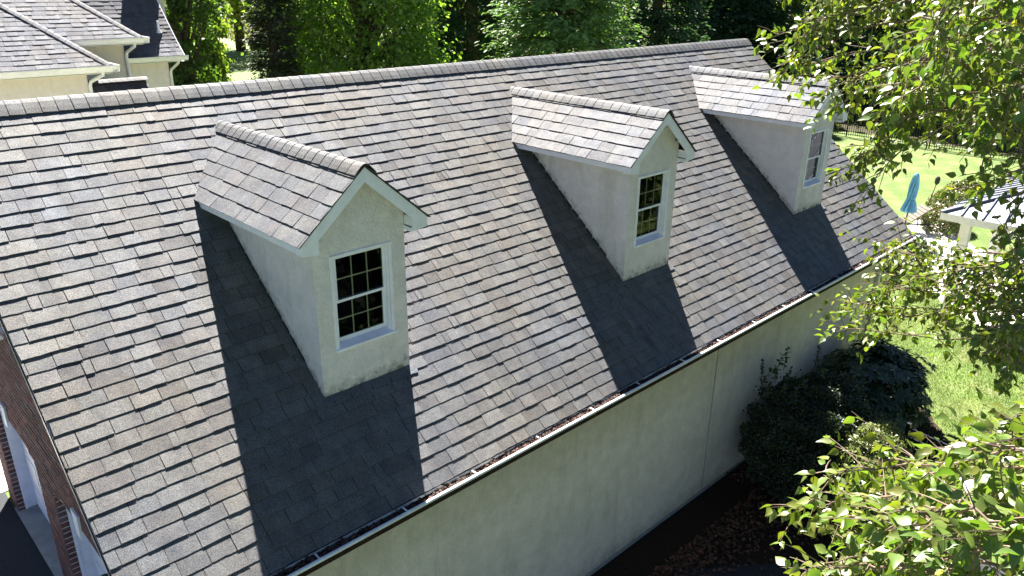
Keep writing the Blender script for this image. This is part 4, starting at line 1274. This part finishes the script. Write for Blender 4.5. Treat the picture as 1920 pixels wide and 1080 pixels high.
b = MB(); b.tube([(ux+.07, uy-.02, GR+1.28), (ux+.075, uy-.02, GR+1.33)], .105, 12); b.build("tie_strap", M_BLUE, um)
tx, ty = 26.3, -.45
to = thing("garden_torch", (tx, ty, GR), "thin black garden torch on a leaning pole right of the blue umbrella", "torch")
b = MB(); b.tube([(tx-.35, ty+.1, GR), (tx, ty, GR+1.25)], .014, 6); b.build("pole", M_BLACK, to)
b = MB(); b.tube([(tx, ty, GR+1.24), (tx+.02, ty, GR+1.30), (tx+.05, ty, GR+1.44), (tx+.055, ty, GR+1.50)], [.03, .075, .08, .04], 10); b.build("torch_head", M_BLACK, to)
lx, ly2 = 24.6, -.35
lo2 = thing("chaise_lounge", (lx, ly2, GR), "brown slatted chaise lounge with raised back beyond the roof corner", "lounger")
LU, LV = V3((.72, -.69, 0)), V3((.69, .72, 0))
def lp(u, v, z): return V3((lx, ly2, GR))+LU*u+LV*v+V3((0, 0, z))
b = MB()
for v in (-.3, .3):
    b.tube([lp(-1.2, v, .33), lp(.62, v, .31)], .024, 6)
    for u in (-1.1, .5): b.tube([lp(u, v, .32), lp(u+.03, v, .0)], .02, 6)
b.tube([lp(.62, -.3, .31), lp(.62, .3, .31)], .022, 6)
b.build("frame", M_BLACK, lo2)
for k in range(9):
    u = -1.15+k*.127; m = MB(); m.add([lp(u, -.3, .345), lp(u+.10, -.3, .345), lp(u+.10, .3, .345), lp(u, .3, .345), lp(u, -.3, .37), lp(u+.10, -.3, .37), lp(u+.10, .3, .37), lp(u, .3, .37)], BOXF); m.build("slat", M_WOODCH, lo2)
for k in range(6):
    f = k*.115; u0, z0_, u1, z1_ = f*.80, .38+f*.62, (f+.098)*.80, .38+(f+.098)*.62
    m = MB(); m.add([lp(u0, -.3, z0_), lp(u1, -.3, z1_), lp(u1, .3, z1_), lp(u0, .3, z0_), lp(u0-.015, -.3, z0_+.022), lp(u1-.015, -.3, z1_+.022), lp(u1-.015, .3, z1_+.022), lp(u0-.015, .3, z0_+.022)], BOXF); m.build("slat", M_WOODCH, lo2)
for v in (-.25, .25):
    b = MB(); b.tube([lp(.26, v, .56), lp(.50, v, .33)], .012, 5); b.build("back_strut", M_BLACK, lo2)

# ------------------------------------------------------------------ litter, gutter debris, grass tufts
def litter(name, label, P, rng, base, size, zup=1.0):
    n = len(P); tt = tints(base, n, rng, .45, .2)
    o = foliage(name, DIAM*np.array([1, 1, 1.6]), DIAMF, P, norm(rng.normal(size=(n, 3))*np.array([1, 1, .25])), norm(rng.normal(size=(n, 3))*.45+V3((0, 0, zup))), rng.uniform(.6, 1.2, n)*size, tt, M_LITTER, None)
    tag(o, label, "leaves"); return o
rng = np.random.default_rng(31)
n = 5200; x = rng.uniform(2.5, 11.5, n); y = -3.6-np.abs(rng.normal(0, .75, n))
y = np.where((x > 5.2) & (x < 8.8), -4.25-np.abs(rng.normal(0, .42, n))*(x-4.5)*.33+.1, y)
litter("fallen_leaves", "brown fallen leaves littering the shaded bed and drive edge below the long wall", np.stack([x, y, GR+.02+rng.uniform(0, .02, n)], 1), rng, (.13, .07, .042), .055)
n = 7000; x = rng.uniform(.05, L-.05, n); w_ = np.clip(np.sin(x*1.7)*.5+.75+np.sin(x*5.3)*.2, .12, 1); k_ = rng.random(n) < w_; x = x[k_]; n = len(x)
P = np.stack([x, -W-.008-rng.uniform(0, .082, n), gz-.022+rng.uniform(0, .02, n)], 1)
litter("gutter_leaves", "rusty brown leaf debris lying in the front gutter", P, rng, (.065, .042, .034), .034)
b = MB(); b.box((.02, -W+.001, gz-.1), (L-.02, -W-.085, gz-.024)); b.build("gutter_silt", M_MULCH, gutter)
n = 60000; x = rng.uniform(12.2, 19.5, n); y = rng.uniform(-8.2, -1.2, n)
k_ = ((x > XW1+.1) | (y < -YW-.1)) & ~((x < 14.0) & (y < -3.5) & (x+(-y-3.7)*-.0 < 14.0-(-y-3.7)*.95))
x, y = x[k_], y[k_]; n = len(x)
BL = np.array([(-.10, 0, 0), (.10, 0, 0), (.02, 1, .15)]); BLF = np.array([(0, 1, 2)])
f_ = np.sin(x*2.1+y)*np.cos(y*1.7-x*.4)
tt = np.where((f_ > .25)[:, None], np.array((.29, .28, .13)), np.array((.16, .21, .045)))*rng.uniform(.7, 1.25, (n, 1))
o = foliage("grass", BL, BLF, np.stack([x, y, np.full(n, GR+.002)], 1), V3((0, 0, 1))+rng.normal(size=(n, 3))*.4, rng.normal(size=(n, 3)), rng.uniform(.03, .07, n), tt, M_LEAF_BUSH, None)
tag(o, "short sunlit grass blades on the lawn past the garage corner", "grass")
print("objects", len(bpy.data.objects))
